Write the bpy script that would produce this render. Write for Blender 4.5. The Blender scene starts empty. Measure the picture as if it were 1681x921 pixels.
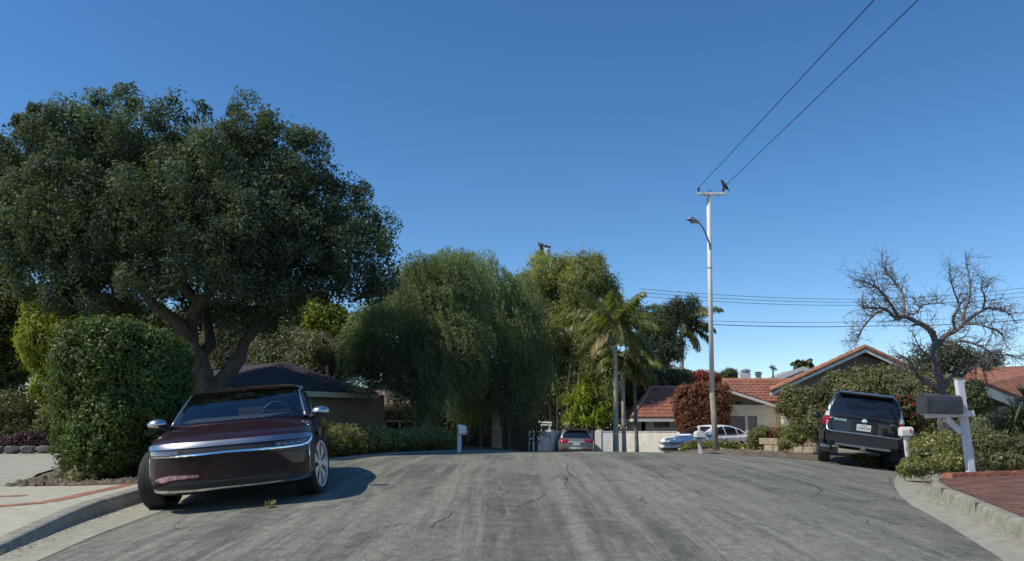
import bpy, bmesh, math, random
import numpy as np
from mathutils import Vector, Matrix, Euler
from mathutils.bvhtree import BVHTree
random.seed(7); R=math.radians
SC=bpy.context.scene; COL=SC.collection
# ---------------------------------------------------------------- camera, sky, sun, exposure
F=1300.0; PIT=R(7.5); PY0=700-F*math.tan(PIT); EYE=1.35
cd=bpy.data.cameras.new('camera'); cam=bpy.data.objects.new('camera',cd); COL.objects.link(cam)
cam.location=(0,0,EYE); cam.rotation_euler=(R(90)+PIT,0,0)
cd.sensor_width=36; cd.lens=36*F/1681; cd.shift_y=(PY0-460.5)/1681; cd.clip_end=3000; cd.clip_start=.1
SC.camera=cam
SUN_EL=R(50); SUN_AZ=math.atan2(-.945,-.325)          # azimuth measured from +Y towards +X
w=bpy.data.worlds.new('World'); SC.world=w; w.use_nodes=True
nt=w.node_tree; bg=nt.nodes['Background']; sk=nt.nodes.new('ShaderNodeTexSky'); sk.sky_type='NISHITA'
sk.sun_disc=False; sk.sun_elevation=SUN_EL; sk.sun_rotation=SUN_AZ; sk.air_density=.80; sk.dust_density=.10; sk.ozone_density=2.0; sk.altitude=50
hs=nt.nodes.new('ShaderNodeHueSaturation'); hs.inputs['Saturation'].default_value=1.26; hs.inputs['Value'].default_value=1.0
nt.links.new(sk.outputs[0],hs.inputs['Color']); nt.links.new(hs.outputs[0],bg.inputs[0]); bg.inputs[1].default_value=.125
sl=bpy.data.lights.new('sun','SUN'); sun=bpy.data.objects.new('sun',sl); COL.objects.link(sun)
sl.energy=3.4; sl.angle=R(.5); sl.color=(1,.93,.80)
sd=Vector((math.sin(SUN_AZ)*math.cos(SUN_EL),math.cos(SUN_AZ)*math.cos(SUN_EL),math.sin(SUN_EL)))
sun.rotation_euler=sd.to_track_quat('Z','Y').to_euler()
SC.view_settings.view_transform='Standard'; SC.view_settings.look='None'; SC.view_settings.gamma=1
SC.view_settings.use_curve_mapping=False; SC.view_settings.exposure=.30
# ---------------------------------------------------------------- ground shape
def tab(T,y):
    if y<=T[0][0]: return T[0][1]
    for (a,u),(b,v) in zip(T,T[1:]):
        if y<=b: return u+(v-u)*(y-a)/(b-a)
    return T[-1][1]
WT=[(9,3.6),(12,5.0),(18.5,8.2),(24,10.3),(34,14)]
KLT=[(0,-3.9),(6.5,-4.2),(8.4,-4.5),(10.1,-4.65),(13.2,-5.0),(14.4,-4.75),(15.9,-3.63),(17.5,-3.2),(19.4,-2.65),(23,-1.4),(27,.2),(34,1.2),(40,2.0),(60,2)]
KRT=[(0,2.9),(4,3.6),(6,4.2),(7.6,4.75),(8.9,5.1),(10.4,5.55),(11.9,6.15),(13.1,6.8),(14.5,7.5),(16.3,8.6),(18.5,9.9),(20.5,11.2),(22.5,11.6),(24,11),(25,8.4),(26.5,6.2),(28,5.6),(34,5.3),(40,5.2),(60,5.2)]
def base(y):
    if y<0: return .0817*max(y,-30)
    if y<34: return .0817*y-.00234*y*y
    return .073-.077*12*(1-math.exp(-(y-34)/12))
def road(x,y):
    w=tab(WT,y); a=abs(x); d=min(a,w)
    return base(y)-.12/(3*w*w)*d**3-min(max(0,a-w),3)*tab([(10,.03),(16,.1)],y)
def sm(t): t=max(0,min(1,t)); return t*t*(3-2*t)
def khl(y): return tab([(5.6,.03),(6.3,.05),(9,.15)],y)
def ground(x,y):
    kl,kr=tab(KLT,y),tab(KRT,y)
    if kl<=x<=kr: return road(x,y)
    if x<kl:
        return road(max(x,-6.3),y)+khl(y)+(.04*sm((kl-x)/1.5) if y>14 else 0)
    d=x-kr
    if y>23:
        xe=min(x,10)
        return road(xe,y)+.16*sm(d/1.0)+.02*min(d,12)*(1 if y<30 else max(0,1-(y-30)/4))
    return road(kr,y)+.15+min(d*.03,.5)*sm((y-6)/8)
def ray(px,py):
    xc=(px-840.5)/F; yc=-(py-PY0)/F; c,s=math.cos(PIT),math.sin(PIT)
    return xc, c-yc*s, s+yc*c
def P(px,py,Y):
    d=ray(px,py); t=Y/d[1]; return Vector((d[0]*t,Y,EYE+d[2]*t))
def G(px,py):
    d=ray(px,py); y=3.
    while y<70:
        t=y/d[1]
        if EYE+d[2]*t<ground(d[0]*t,y): break
        y+=.03
    return Vector((d[0]*t,y,ground(d[0]*t,y)))
def M(px,Y): return px*Y/F          # pixels to metres at depth Y
def X(px,Y): return (px-840.5)*Y/F
# ---------------------------------------------------------------- materials
def mat(name,col,rough=.6,metal=0,var=.0,scale=3,bump=0,bscale=40,spec=.5,coat=0,col2=None,stretch=None,detail=4):
    m=bpy.data.materials.new(name); m.use_nodes=True; n=m.node_tree.nodes; l=m.node_tree.links
    b=n['Principled BSDF']; b.inputs['Base Color'].default_value=(*col,1); b.inputs['Roughness'].default_value=rough
    b.inputs['Metallic'].default_value=metal; b.inputs['Specular IOR Level'].default_value=spec
    if coat: b.inputs['Coat Weight'].default_value=coat; b.inputs['Coat Roughness'].default_value=.03
    tc=n.new('ShaderNodeTexCoord'); mp=n.new('ShaderNodeMapping'); l.new(tc.outputs['Object'],mp.inputs[0])
    if stretch: mp.inputs['Scale'].default_value=stretch
    if var or col2:
        t=n.new('ShaderNodeTexNoise'); t.inputs['Scale'].default_value=scale; t.inputs['Detail'].default_value=detail; t.inputs['Roughness'].default_value=.65
        l.new(mp.outputs[0],t.inputs[0]); r=n.new('ShaderNodeValToRGB'); l.new(t.outputs[0],r.inputs[0])
        c2=col2 or tuple(c*(1-var) for c in col); c1=col if col2 else tuple(min(1,c*(1+var*.6)) for c in col)
        r.color_ramp.elements[0].position=.35; r.color_ramp.elements[1].position=.65
        r.color_ramp.elements[0].color=(*c2,1); r.color_ramp.elements[1].color=(*c1,1); l.new(r.outputs[0],b.inputs['Base Color'])
    if bump:
        t=n.new('ShaderNodeTexNoise'); t.inputs['Scale'].default_value=bscale; t.inputs['Detail'].default_value=6; l.new(mp.outputs[0],t.inputs[0])
        bp=n.new('ShaderNodeBump'); bp.inputs['Strength'].default_value=bump; bp.inputs['Distance'].default_value=.02
        l.new(t.outputs[0],bp.inputs['Height']); l.new(bp.outputs[0],b.inputs['Normal'])
    return m
def leafmat(name,c1,c2,c3=None,trans=.25,rough=.45,nscale=.8):
    m=bpy.data.materials.new(name); m.use_nodes=True; n=m.node_tree.nodes; l=m.node_tree.links
    b=n['Principled BSDF']; b.inputs['Roughness'].default_value=rough; b.inputs['Specular IOR Level'].default_value=.35
    g=n.new('ShaderNodeNewGeometry'); r=n.new('ShaderNodeValToRGB'); l.new(g.outputs['Random Per Island'],r.inputs[0])
    e=r.color_ramp.elements; e[0].color=(*c1,1); e[1].color=(*c2,1)
    if c3: x=e.new(.93); x.color=(*c2,1); e[-1].color=(*c3,1)
    tc=n.new('ShaderNodeTexCoord'); t=n.new('ShaderNodeTexNoise'); t.inputs['Scale'].default_value=nscale; t.inputs['Detail'].default_value=3; l.new(tc.outputs['Object'],t.inputs[0])
    mr=n.new('ShaderNodeMapRange'); mr.inputs[1].default_value=.3; mr.inputs[2].default_value=.7; mr.inputs[3].default_value=.65; mr.inputs[4].default_value=1.35; l.new(t.outputs[0],mr.inputs[0])
    v=n.new('ShaderNodeVectorMath'); v.operation='SCALE'; l.new(r.outputs[0],v.inputs[0]); l.new(mr.outputs[0],v.inputs['Scale'])
    l.new(v.outputs[0],b.inputs['Base Color'])
    tr=n.new('ShaderNodeBsdfTranslucent'); v2=n.new('ShaderNodeVectorMath'); v2.operation='MULTIPLY'; v2.inputs[1].default_value=(1.5,1.6,.6); l.new(v.outputs[0],v2.inputs[0]); l.new(v2.outputs[0],tr.inputs[0])
    mx=n.new('ShaderNodeMixShader'); mx.inputs[0].default_value=trans; l.new(b.outputs[0],mx.inputs[1]); l.new(tr.outputs[0],mx.inputs[2])
    l.new(mx.outputs[0],n['Material Output'].inputs[0]); return m
# ---------------------------------------------------------------- objects
def tag(o,label=None,cat=None,group=None,kind=None):
    if label: o['label']=label
    if cat: o['category']=cat
    if group: o['group']=group
    if kind: o['kind']=kind
    return o
def thing(name,label,cat,loc=(0,0,0),rot=(0,0,0),group=None):
    o=bpy.data.objects.new(name,None); o.empty_display_size=.2; COL.objects.link(o); o.location=loc; o.rotation_euler=rot
    return tag(o,label,cat,group)
class MB:
    def __init__(s): s.v=[]; s.f=[]; s.m=[]
    def add(s,vs,fs,mi=0):
        k=len(s.v); s.v+= [tuple(v) for v in vs]; s.f+=[tuple(i+k for i in f) for f in fs]; s.m+=[mi]*len(fs); return s
    def box(s,c,d,rot=None,mi=0,bev=0):
        x,y,z=[a/2 for a in d]; c=Vector(c)
        m=(Euler(rot).to_matrix() if rot is not None and not isinstance(rot,Matrix) else (rot or Matrix.Identity(3)))
        if bev:
            b=min(bev,x*.9,y*.9,z*.9); bm=bmesh.new(); bmesh.ops.create_cube(bm,size=1); bmesh.ops.scale(bm,vec=(2*x,2*y,2*z),verts=bm.verts)
            bmesh.ops.bevel(bm,geom=bm.edges[:],offset=b,segments=2,affect='EDGES'); bm.verts.ensure_lookup_table()
            s.add([c+m@v.co for v in bm.verts],[[v.index for v in f.verts] for f in bm.faces],mi); bm.free(); return s
        vs=[c+m@Vector((i*x,j*y,k*z)) for i in(-1,1) for j in(-1,1) for k in(-1,1)]
        return s.add(vs,[(0,1,3,2),(4,6,7,5),(0,4,5,1),(2,3,7,6),(0,2,6,4),(1,5,7,3)],mi)
    def tube(s,pts,rad,n=8,mi=0,cap=True):
        pts=[Vector(p) for p in pts]
        if not hasattr(rad,'__len__'): rad=[rad]*len(pts)
        vs=[];fs=[]; ref=None
        for i,p in enumerate(pts):
            t=(pts[min(i+1,len(pts)-1)]-pts[max(i-1,0)]).normalized()
            if ref is None:
                ref=Vector((0,0,1)) if abs(t.z)<.9 else Vector((1,0,0))
            a=(ref-t*ref.dot(t))
            if a.length<1e-4: a=t.orthogonal()
            a.normalize(); ref=a; b=t.cross(a)
            vs+=[p+(a*math.cos(2*math.pi*k/n)+b*math.sin(2*math.pi*k/n))*rad[i] for k in range(n)]
        for i in range(len(pts)-1):
            for k in range(n): fs.append((i*n+k,i*n+(k+1)%n,(i+1)*n+(k+1)%n,(i+1)*n+k))
        if cap: fs.append(tuple(range(n))[::-1]); fs.append(tuple(range((len(pts)-1)*n,len(pts)*n)))
        return s.add(vs,fs,mi)
    def lathe(s,c,prof,axis='z',n=24,mi=0,m=None,cap=True):
        c=Vector(c); vs=[];fs=[]
        for r,h in prof:
            for k in range(n):
                a=2*math.pi*k/n; q=Vector((r*math.cos(a),r*math.sin(a),h))
                if axis=='y': q=Vector((q.x,q.z,q.y))
                if axis=='x': q=Vector((q.z,q.x,q.y))
                vs.append(c+(m@q if m else q))
        for i in range(len(prof)-1):
            for k in range(n): fs.append((i*n+k,i*n+(k+1)%n,(i+1)*n+(k+1)%n,(i+1)*n+k))
        if cap and prof[0][0]>1e-5: fs.append(tuple(range(n))[::-1])
        if cap and prof[-1][0]>1e-5: fs.append(tuple(range((len(prof)-1)*n,len(prof)*n)))
        return s.add(vs,fs,mi)
    def slab(s,pts,vec,mi=0):
        n=len(pts); pts=[Vector(p) for p in pts]; v=Vector(vec)
        return s.add(pts+[p+v for p in pts],[tuple(range(n))[::-1],tuple(range(n,2*n))]+[(i,(i+1)%n,n+(i+1)%n,n+i) for i in range(n)],mi)
    def build(s,name,mt,parent=None,world=True,smooth=False,loc=None):
        me=bpy.data.meshes.new(name); me.from_pydata(s.v,[],s.f); me.update()
        ms=mt if isinstance(mt,(list,tuple)) else [mt]
        for q in ms: me.materials.append(q)
        if len(ms)>1: me.polygons.foreach_set('material_index',s.m)
        if smooth: me.shade_smooth()
        return link(name,me,parent,world)
def link(name,me,parent=None,world=True):
    o=bpy.data.objects.new(name,me); COL.objects.link(o)
    if parent:
        o.parent=parent
        if world:
            q=parent; t=Vector((0,0,0))
            while q: t+=Vector(q.location) if q.type=='EMPTY' else Vector((0,0,0)); q=q.parent
            if parent.type=='EMPTY': o.matrix_parent_inverse=Matrix.Translation(-t)
    return o
def recalc(o):
    bm=bmesh.new(); bm.from_mesh(o.data); bmesh.ops.recalc_face_normals(bm,faces=bm.faces); bm.to_mesh(o.data); bm.free(); return o
def sheet(name,L,Rr,mt,off=0,nu=8,zf=None,nsub=1,kind='structure'):
    """strip between two matching polylines (x,y), draped on the ground"""
    zf=zf or ground; vs=[];fs=[]; a=[];b=[]
    for i in range(len(L)-1):
        for k in range(nsub): t=k/nsub; a.append(Vector(L[i][:2]).lerp(Vector(L[i+1][:2]),t)); b.append(Vector(Rr[i][:2]).lerp(Vector(Rr[i+1][:2]),t))
    a.append(Vector(L[-1][:2])); b.append(Vector(Rr[-1][:2]))
    for p,q in zip(a,b):
        for k in range(nu+1): c=p.lerp(q,k/nu); vs.append((c.x,c.y,zf(c.x,c.y)+off))
    for i in range(len(a)-1):
        for k in range(nu): j=i*(nu+1)+k; fs.append((j,j+1,j+nu+2,j+nu+1))
    o=MB().add(vs,fs).build(name,mt,smooth=True); o['kind']=kind; return o
# ---------------------------------------------------------------- foliage (numpy)
rng=np.random.default_rng(11)
def unit(n):
    v=rng.normal(size=(n,3)); return v/np.linalg.norm(v,axis=1)[:,None]
def leafmesh(name,C,N,size,aspect,mt,parent,axis=None,jit=.35,shape='kite'):
    n=len(C); N=N/np.maximum(np.linalg.norm(N,axis=1)[:,None],1e-6)
    A=unit(n) if axis is None else axis+unit(n)*jit
    A=A-N*np.sum(A*N,axis=1)[:,None]; A/=np.maximum(np.linalg.norm(A,axis=1)[:,None],1e-6); B=np.cross(N,A)
    s=(np.asarray(size)*rng.uniform(.65,1.3,n))[:,None]
    w=s*(np.asarray(aspect).reshape(-1,1) if np.ndim(aspect) else aspect)
    V=np.empty((n,4,3)); V[:,0]=C-A*s*.5; V[:,1]=C+B*w*.5+N*s*.06; V[:,2]=C+A*s*.5-N*s*.08; V[:,3]=C-B*w*.5+N*s*.06
    me=bpy.data.meshes.new(name); me.vertices.add(4*n); me.vertices.foreach_set('co',V.reshape(-1).astype(np.float32))
    me.loops.add(4*n); me.loops.foreach_set('vertex_index',np.arange(4*n,dtype=np.int32)); me.polygons.add(n)
    me.polygons.foreach_set('loop_start',np.arange(0,4*n,4,dtype=np.int32)); me.update(calc_edges=True); me.materials.append(mt)
    return link(name,me,parent)
def lob(px,py,rp,Y,k=(1,1,1),p=2): r=M(rp,Y); return (np.array(P(px,py,Y)),np.array([r*k[0],r*k[1],r*k[2]]),p)
def pn(v,p): return np.sum(np.abs(v)**p,axis=1)**(1/p)
def crownpts(lobes,n,clump=.35,per=60,inner=.15,fill=.85,zmin=-99):
    area=np.array([(l[1][0]*l[1][1]*l[1][2])**(2/3) for l in lobes]); area/=area.sum(); Cs=[];Ns=[];In=[]
    for i,(c,r,p) in enumerate(lobes):
        k=max(2,int(n/per*area[i]*1.6)); d=unit(k); d=d/pn(d,p)[:,None]
        ins=rng.random(k)<inner; rad=np.where(ins,rng.uniform(.35,.75,k),rng.uniform(.84,1.02,k)); q=c+d*r*rad[:,None]
        keep=q[:,2]>zmin
        for j,(c2,r2,p2) in enumerate(lobes):
            if j!=i: keep&=(pn((q-c2)/r2,p2)>fill)|(ins&(rng.random(k)<.5))
        q=q[keep]; d=d[keep]; k=len(q)
        if not k: continue
        sz=rng.uniform(.6,1.35,k)*clump; u=unit(k*per); dd=np.repeat(d,per,0)
        pos=np.repeat(q,per,0)+u*(rng.random(k*per)**.45*np.repeat(sz,per))[:,None]
        Cs.append(pos); Ns.append(u*1.0+dd*.5+unit(k*per)*.7)
    C=np.concatenate(Cs); N=np.concatenate(Ns)
    if len(C)>n: s=rng.permutation(len(C))[:n]; C=C[s];N=N[s]
    return C,N
def crown(name,lobes,n,size,aspect,mt,parent,clump=.35,per=60,inner=.15,fill=.85,big=.12,zmin=-99,axis=None):
    C,N=crownpts(lobes,n,clump,per,inner,fill,zmin)
    if big:   # larger leaves deeper in, so the crown is not see-through
        nb=int(n*big); a=np.array([(l[1][0]*l[1][1]*l[1][2])**(2/3) for l in lobes]); idx=rng.choice(len(lobes),nb,p=a/a.sum())
        c=np.array([l[0] for l in lobes])[idx]; r=np.array([l[1] for l in lobes])[idx]; pw=np.array([l[2] for l in lobes])[idx]
        d=unit(nb); d/= (np.sum(np.abs(d)**pw[:,None],axis=1)**(1/pw))[:,None]
        q=c+d*r*rng.uniform(.5,.86,nb)[:,None]; q=q[q[:,2]>zmin]
        C=np.concatenate([C,q]); N=np.concatenate([N,unit(len(q))]); sz=np.concatenate([np.full(len(C)-len(q),size),np.full(len(q),size*2.4)])
    else: sz=np.full(len(C),size)
    return leafmesh(name,C,N,sz,aspect,mt,parent,axis=None if axis is None else np.tile(np.array(axis,float),(len(C),1)))
def crown2(name,lobes,nmac,rm,n,size,aspect,mt,parent,fill=.88,big=.08,flat=1.0,inner=.25,open_=0):
    """a crown of separate rounded sprays with dark gaps between them"""
    C,N=crownpts(lobes,nmac*6,.02,6,inner,fill); C=C[::6] if len(C)>=nmac*6 else C; s=rng.permutation(len(C))[:nmac]; C=C[s]
    cen=np.array([l[0] for l in lobes]); rad=np.array([l[1].mean() for l in lobes])
    d=np.linalg.norm(C[:,None]-cen[None],axis=2)/rad[None]; own=cen[d.argmin(1)]; out=C-own; out/=np.maximum(np.linalg.norm(out,axis=1)[:,None],1e-6)
    m=len(C); k=n//m; R_=rm*rng.uniform(.6,1.35,m); u=unit(m*k); oo=np.repeat(out,k,0)+np.array([0,0,.35]); u=u+oo*.75; u/=np.linalg.norm(u,axis=1)[:,None]
    r=np.repeat(R_,k)*(rng.random(m*k)**.28)*(1+.12*np.sin(u[:,0]*7+u[:,1]*5)); pos=np.repeat(C,k,0)+u*r[:,None]*np.array([1,1,flat])
    nrm=u*.9+unit(m*k)*.75; P_=[pos];N_=[nrm];S_=[np.full(len(pos),size)]
    if big:
        nb=int(n*big); a=np.array([(l[1].prod())**(2/3)*(rad[i]>.75*rad.max()) for i,l in enumerate(lobes)]); idx=rng.choice(len(lobes),nb,p=a/a.sum()); q=cen[idx]+unit(nb)*np.array([l[1] for l in lobes])[idx]*rng.uniform(.2,.72,nb)[:,None]
        P_.append(q);N_.append(unit(nb));S_.append(np.full(nb,size*1.9))
    return leafmesh(name,np.concatenate(P_),np.concatenate(N_),np.concatenate(S_),aspect,mt,parent)
def wob(pts,r,sub=4,j=.05):
    """smooth a traced limb and roughen it a little"""
    out=[];rr=[]; pts=[Vector(p) for p in pts]
    for i in range(len(pts)-1):
        p0=pts[max(i-1,0)];p1=pts[i];p2=pts[i+1];p3=pts[min(i+2,len(pts)-1)]
        for k in range(sub):
            t=k/sub; q=.5*((2*p1)+(p2-p0)*t+(2*p0-5*p1+4*p2-p3)*t*t+(3*p1-p0-3*p2+p3)*t**3)
            out.append(q+Vector([random.uniform(-1,1)*j*r[i] for _ in range(3)])); rr.append(r[i]+(r[i+1]-r[i])*t)
    out.append(pts[-1]); rr.append(r[-1]); return out,rr
# ---------------------------------------------------------------- ground materials
def asphalt():
    m=bpy.data.materials.new('asphalt'); m.use_nodes=True; n=m.node_tree.nodes; l=m.node_tree.links; b=n['Principled BSDF']
    tc=n.new('ShaderNodeTexCoord')
    def noise(sc,map_s=(1,1,1),det=5,rot=0,dist=0):
        mp=n.new('ShaderNodeMapping'); mp.inputs['Scale'].default_value=map_s; mp.inputs['Rotation'].default_value=(0,0,rot); l.new(tc.outputs['Object'],mp.inputs[0])
        t=n.new('ShaderNodeTexNoise'); t.inputs['Scale'].default_value=sc; t.inputs['Detail'].default_value=det; t.inputs['Distortion'].default_value=dist; t.inputs['Roughness'].default_value=.72; l.new(mp.outputs[0],t.inputs[0]); return t.outputs[0]
    def mix(a,bb,fac,mode='MIX'):
        x=n.new('ShaderNodeMix'); x.data_type='RGBA'; x.blend_type=mode
        for s,vv in ((x.inputs[6],a),(x.inputs[7],bb)):
            if isinstance(vv,tuple): s.default_value=(*vv,1)
            else: l.new(vv,s)
        if isinstance(fac,float): x.inputs[0].default_value=fac
        else: l.new(fac,x.inputs[0])
        return x.outputs[2]
    def ramp(src,p0,p1,a=0.,c=1.):
        r=n.new('ShaderNodeMapRange'); r.inputs[1].default_value=p0; r.inputs[2].default_value=p1; r.inputs[3].default_value=a; r.inputs[4].default_value=c; l.new(src,r.inputs[0]); return r.outputs[0]
    streak=ramp(noise(1.0,(2.6,.14,1),7,.0,.5),.44,.57)          # wheel-worn bands along the street
    streak2=ramp(noise(1.0,(8,.30,1),6,-.05,.8),.47,.62)
    blot=ramp(noise(.55,(1,.6,1),5,0,1.0),.42,.60)
    c=mix((.222,.219,.172),(.112,.112,.092),streak)
    c=mix(c,(.090,.089,.071),mix((0.,0.,0.),(.6,.6,.6),streak2))
    c=mix(c,(.235,.231,.182),mix((0.,0.,0.),(.55,.55,.55),blot))
    # long dark patches left by tyres / oil
    pt=ramp(noise(.9,(1.2,.3,1),4,.35,1.2),.60,.68); c=mix(c,(.085,.09,.087),mix((0.,0.,0.),(.6,.6,.6),pt))
    # aggregate grain
    g=ramp(noise(60,(1,1,1),4),.36,.64,.60,1.38); v=n.new('ShaderNodeVectorMath'); v.operation='SCALE'; l.new(c,v.inputs[0]); l.new(g,v.inputs['Scale'])
    g2=ramp(noise(9,(1,.7,1),9),.38,.62,.80,1.20); v2=n.new('ShaderNodeVectorMath'); v2.operation='SCALE'; l.new(v.outputs[0],v2.inputs[0]); l.new(g2,v2.inputs['Scale'])
    # cracks
    mp=n.new('ShaderNodeMapping'); mp.inputs['Scale'].default_value=(.42,.26,.3); l.new(tc.outputs['Object'],mp.inputs[0])
    dn=n.new('ShaderNodeTexNoise'); dn.inputs['Scale'].default_value=2.2; dn.inputs['Detail'].default_value=8; l.new(mp.outputs[0],dn.inputs[0])
    ad=n.new('ShaderNodeVectorMath'); ad.operation='MULTIPLY_ADD'; ad.inputs[1].default_value=(.45,.45,.45); l.new(dn.outputs['Color'],ad.inputs[0]); l.new(mp.outputs[0],ad.inputs[2])
    vo=n.new('ShaderNodeTexVoronoi'); vo.feature='DISTANCE_TO_EDGE'; vo.inputs['Scale'].default_value=1.0; l.new(ad.outputs[0],vo.inputs['Vector'])
    cr=ramp(vo.outputs['Distance'],.0012,.0045,.9,0.); mk=ramp(noise(.30,(1,1,1),2),.50,.60)
    mu=n.new('ShaderNodeMath'); mu.operation='MULTIPLY'; l.new(cr,mu.inputs[0]); l.new(mk,mu.inputs[1])
    c=mix(v2.outputs[0],(.03,.032,.03),mu.outputs[0]); l.new(c,b.inputs['Base Color'])
    b.inputs['Roughness'].default_value=.86; b.inputs['Specular IOR Level'].default_value=.35
    bp=n.new('ShaderNodeBump'); bp.inputs['Strength'].default_value=.55; bp.inputs['Distance'].default_value=.012
    h=n.new('ShaderNodeMath'); h.operation='SUBTRACT'; l.new(noise(70,(1,1,1),4),h.inputs[0]); l.new(mu.outputs[0],h.inputs[1]); l.new(h.outputs[0],bp.inputs['Height']); l.new(bp.outputs[0],b.inputs['Normal'])
    return m
def brickmat(name,c1,c2,mort,bw,bh,rot=0,bump=.5,mort_size=.012):
    m=bpy.data.materials.new(name); m.use_nodes=True; n=m.node_tree.nodes; l=m.node_tree.links; b=n['Principled BSDF']
    tc=n.new('ShaderNodeTexCoord'); mp=n.new('ShaderNodeMapping'); mp.inputs['Rotation'].default_value=(0,0,rot); l.new(tc.outputs['Object'],mp.inputs[0])
    t=n.new('ShaderNodeTexBrick'); t.inputs['Scale'].default_value=1; t.inputs['Brick Width'].default_value=bw; t.inputs['Row Height'].default_value=bh; t.inputs['Mortar Size'].default_value=mort_size; t.inputs['Mortar Smooth'].default_value=.3
    for k,c in (('Color1',c1),('Color2',c2),('Mortar',mort)): t.inputs[k].default_value=(*c,1)
    l.new(mp.outputs[0],t.inputs[0]); nz=n.new('ShaderNodeTexNoise'); nz.inputs['Scale'].default_value=4; nz.inputs['Detail'].default_value=8; l.new(tc.outputs['Object'],nz.inputs[0])
    mr=n.new('ShaderNodeMapRange'); mr.inputs[1].default_value=.3; mr.inputs[2].default_value=.7; mr.inputs[3].default_value=.6; mr.inputs[4].default_value=1.35; l.new(nz.outputs[0],mr.inputs[0])
    v=n.new('ShaderNodeVectorMath'); v.operation='SCALE'; l.new(t.outputs[0],v.inputs[0]); l.new(mr.outputs[0],v.inputs['Scale']); l.new(v.outputs[0],b.inputs['Base Color'])
    b.inputs['Roughness'].default_value=.85
    bp=n.new('ShaderNodeBump'); bp.inputs['Strength'].default_value=bump; bp.inputs['Distance'].default_value=.01; bp.invert=True; l.new(t.outputs['Fac'],bp.inputs['Height']); l.new(bp.outputs[0],b.inputs['Normal']); return m
M_asph=asphalt()
M_conc=mat('concrete',(.42,.395,.305),.85,var=.16,scale=7,detail=9,bump=.3,bscale=60)
M_gut=mat('gutter_concrete',(.34,.32,.245),.85,var=.2,scale=6,detail=9,bump=.3,bscale=60)
M_kerb=mat('kerb_concrete',(.28,.265,.21),.85,var=.3,scale=7,detail=9,bump=.4,bscale=50)
M_drive=mat('driveway_concrete',(.36,.345,.28),.85,var=.2,scale=5,detail=9,bump=.2,bscale=50)
M_brick=brickmat('red_paving_brick',(.235,.088,.048),(.135,.052,.032),(.075,.058,.045),.24,.12,R(8),mort_size=.016)
M_band=mat('brick_band',(.33,.15,.09),.85,var=.45,scale=9,bump=.4,bscale=40)
M_soil=mat('dry_soil',(.15,.118,.085),.95,var=.5,scale=5,bump=.9,bscale=18)
M_earth=mat('garden_earth',(.10,.085,.055),.95,var=.5,scale=2,bump=.8,bscale=14)
# ---------------------------------------------------------------- the ground, one sheet out to the horizon
def gsheet():
    xs=[-900,-400,-150,-80,-50,-35]+[x for x in np.arange(-26,26.1,.5)]+[35,50,80,150,400,900]
    ys=[-300,-80,-30,-10,0,2]+[y for y in np.arange(3,52.1,.5)]+[60,75,100,150,250,500,1200]
    vs=[];fs=[]
    for y in ys:
        for x in xs:
            cx=max(-30,min(30,x)); z=ground(cx,min(y,60))
            kl,kr=tab(KLT,y),tab(KRT,y)
            if kl-.35<x<kr+.35: z=road(x,y)-.10
            else: z-=.03
            vs.append((x,y,z))
    n=len(xs)
    for i in range(len(ys)-1):
        for k in range(n-1): j=i*n+k; fs.append((j,j+1,j+n+1,j+n))
    o=MB().add(vs,fs).build('ground',M_earth,smooth=True); o['kind']='structure'
gsheet()
ALT=[(0,-3.45),(6.5,-3.8),(7.6,-3.93),(9.5,-4.0),(13.2,-4.45),(14.5,-4.3),(15.9,-3.58),(17.5,-3.16),(19.4,-2.6),(23,-1.35),(27,.25),(34,1.35),(48,2.0)]
ART=[(0,1.6),(4,2.8),(6.5,3.95),(8.4,4.5),(9.9,4.9),(11.2,5.4),(12.6,6.0),(14.5,6.9),(16.3,7.8),(18.5,9.2),(20.5,10.6),(22.5,11.1),(24,10.6),(25,8.2),(26.5,6.0),(28,5.4),(34,5.1),(48,5.0)]
ys=[-12,-6,-2]+list(np.arange(0,48.1,.4))
sheet('road',[(tab(ALT,y),y) for y in ys],[(tab(ART,y),y) for y in ys],M_asph,nu=44,zf=road)
yy=list(np.arange(0,23.1,.35))
def edge(T,y,rag=0): return tab(T,y)
sheet('gutter',[(tab(KLT,y),y) for y in yy],[(tab(ALT,y)+.02,y) for y in yy],M_gut,off=.004,nu=3,zf=road)
sheet('gutter',[(tab(ART,y)-.02,y) for y in yy],[(tab(KRT,y),y) for y in yy],M_gut,off=.004,nu=3,zf=road)
def kerb(T,y0,y1,side,hf,wid=.16,step=.25,name='kerb'):
    ys=list(np.arange(y0,y1+.01,step)); vs=[];fs=[]
    pts=[Vector((tab(T,y),y)) for y in ys]
    for i,p in enumerate(pts):
        t=(pts[min(i+1,len(pts)-1)]-pts[max(i-1,0)]).normalized(); nrm=Vector((t.y,-t.x))*side
        z=road(p.x,p.y); h=hf(p.y)
        q=p+nrm*.035; a=q+nrm*.02; b=q+nrm*wid
        prof=[(p,z-.2),(p,z+.0),(q,z+h-.03),(a,z+h-.005),(p+nrm*.08,z+h+.004),(b,z+h+.004),(b,z-.2)]
        vs+=[(u.x,u.y,zz) for u,zz in prof]
    for i in range(len(pts)-1):
        for k in range(6): j=i*7+k; fs.append((j,j+7,j+8,j+1) )
    fs+=[tuple(range(7)),tuple(range((len(pts)-1)*7,len(pts)*7))[::-1]]
    o=recalc(MB().add(vs,fs).build(name,M_kerb)); o['kind']='structure'; return o
kerb(KLT,0,13.9,-1,lambda y:khl(y)); kerb(KLT,14.6,34,-1,lambda y:.03)
def rh(y): return tab([(0,.15),(13.0,.15),(13.9,.17)],y)
kerb(KRT,0,13.9,1,rh,wid=.18); kerb(KRT,14.3,23.4,1,lambda y:.12)
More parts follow.
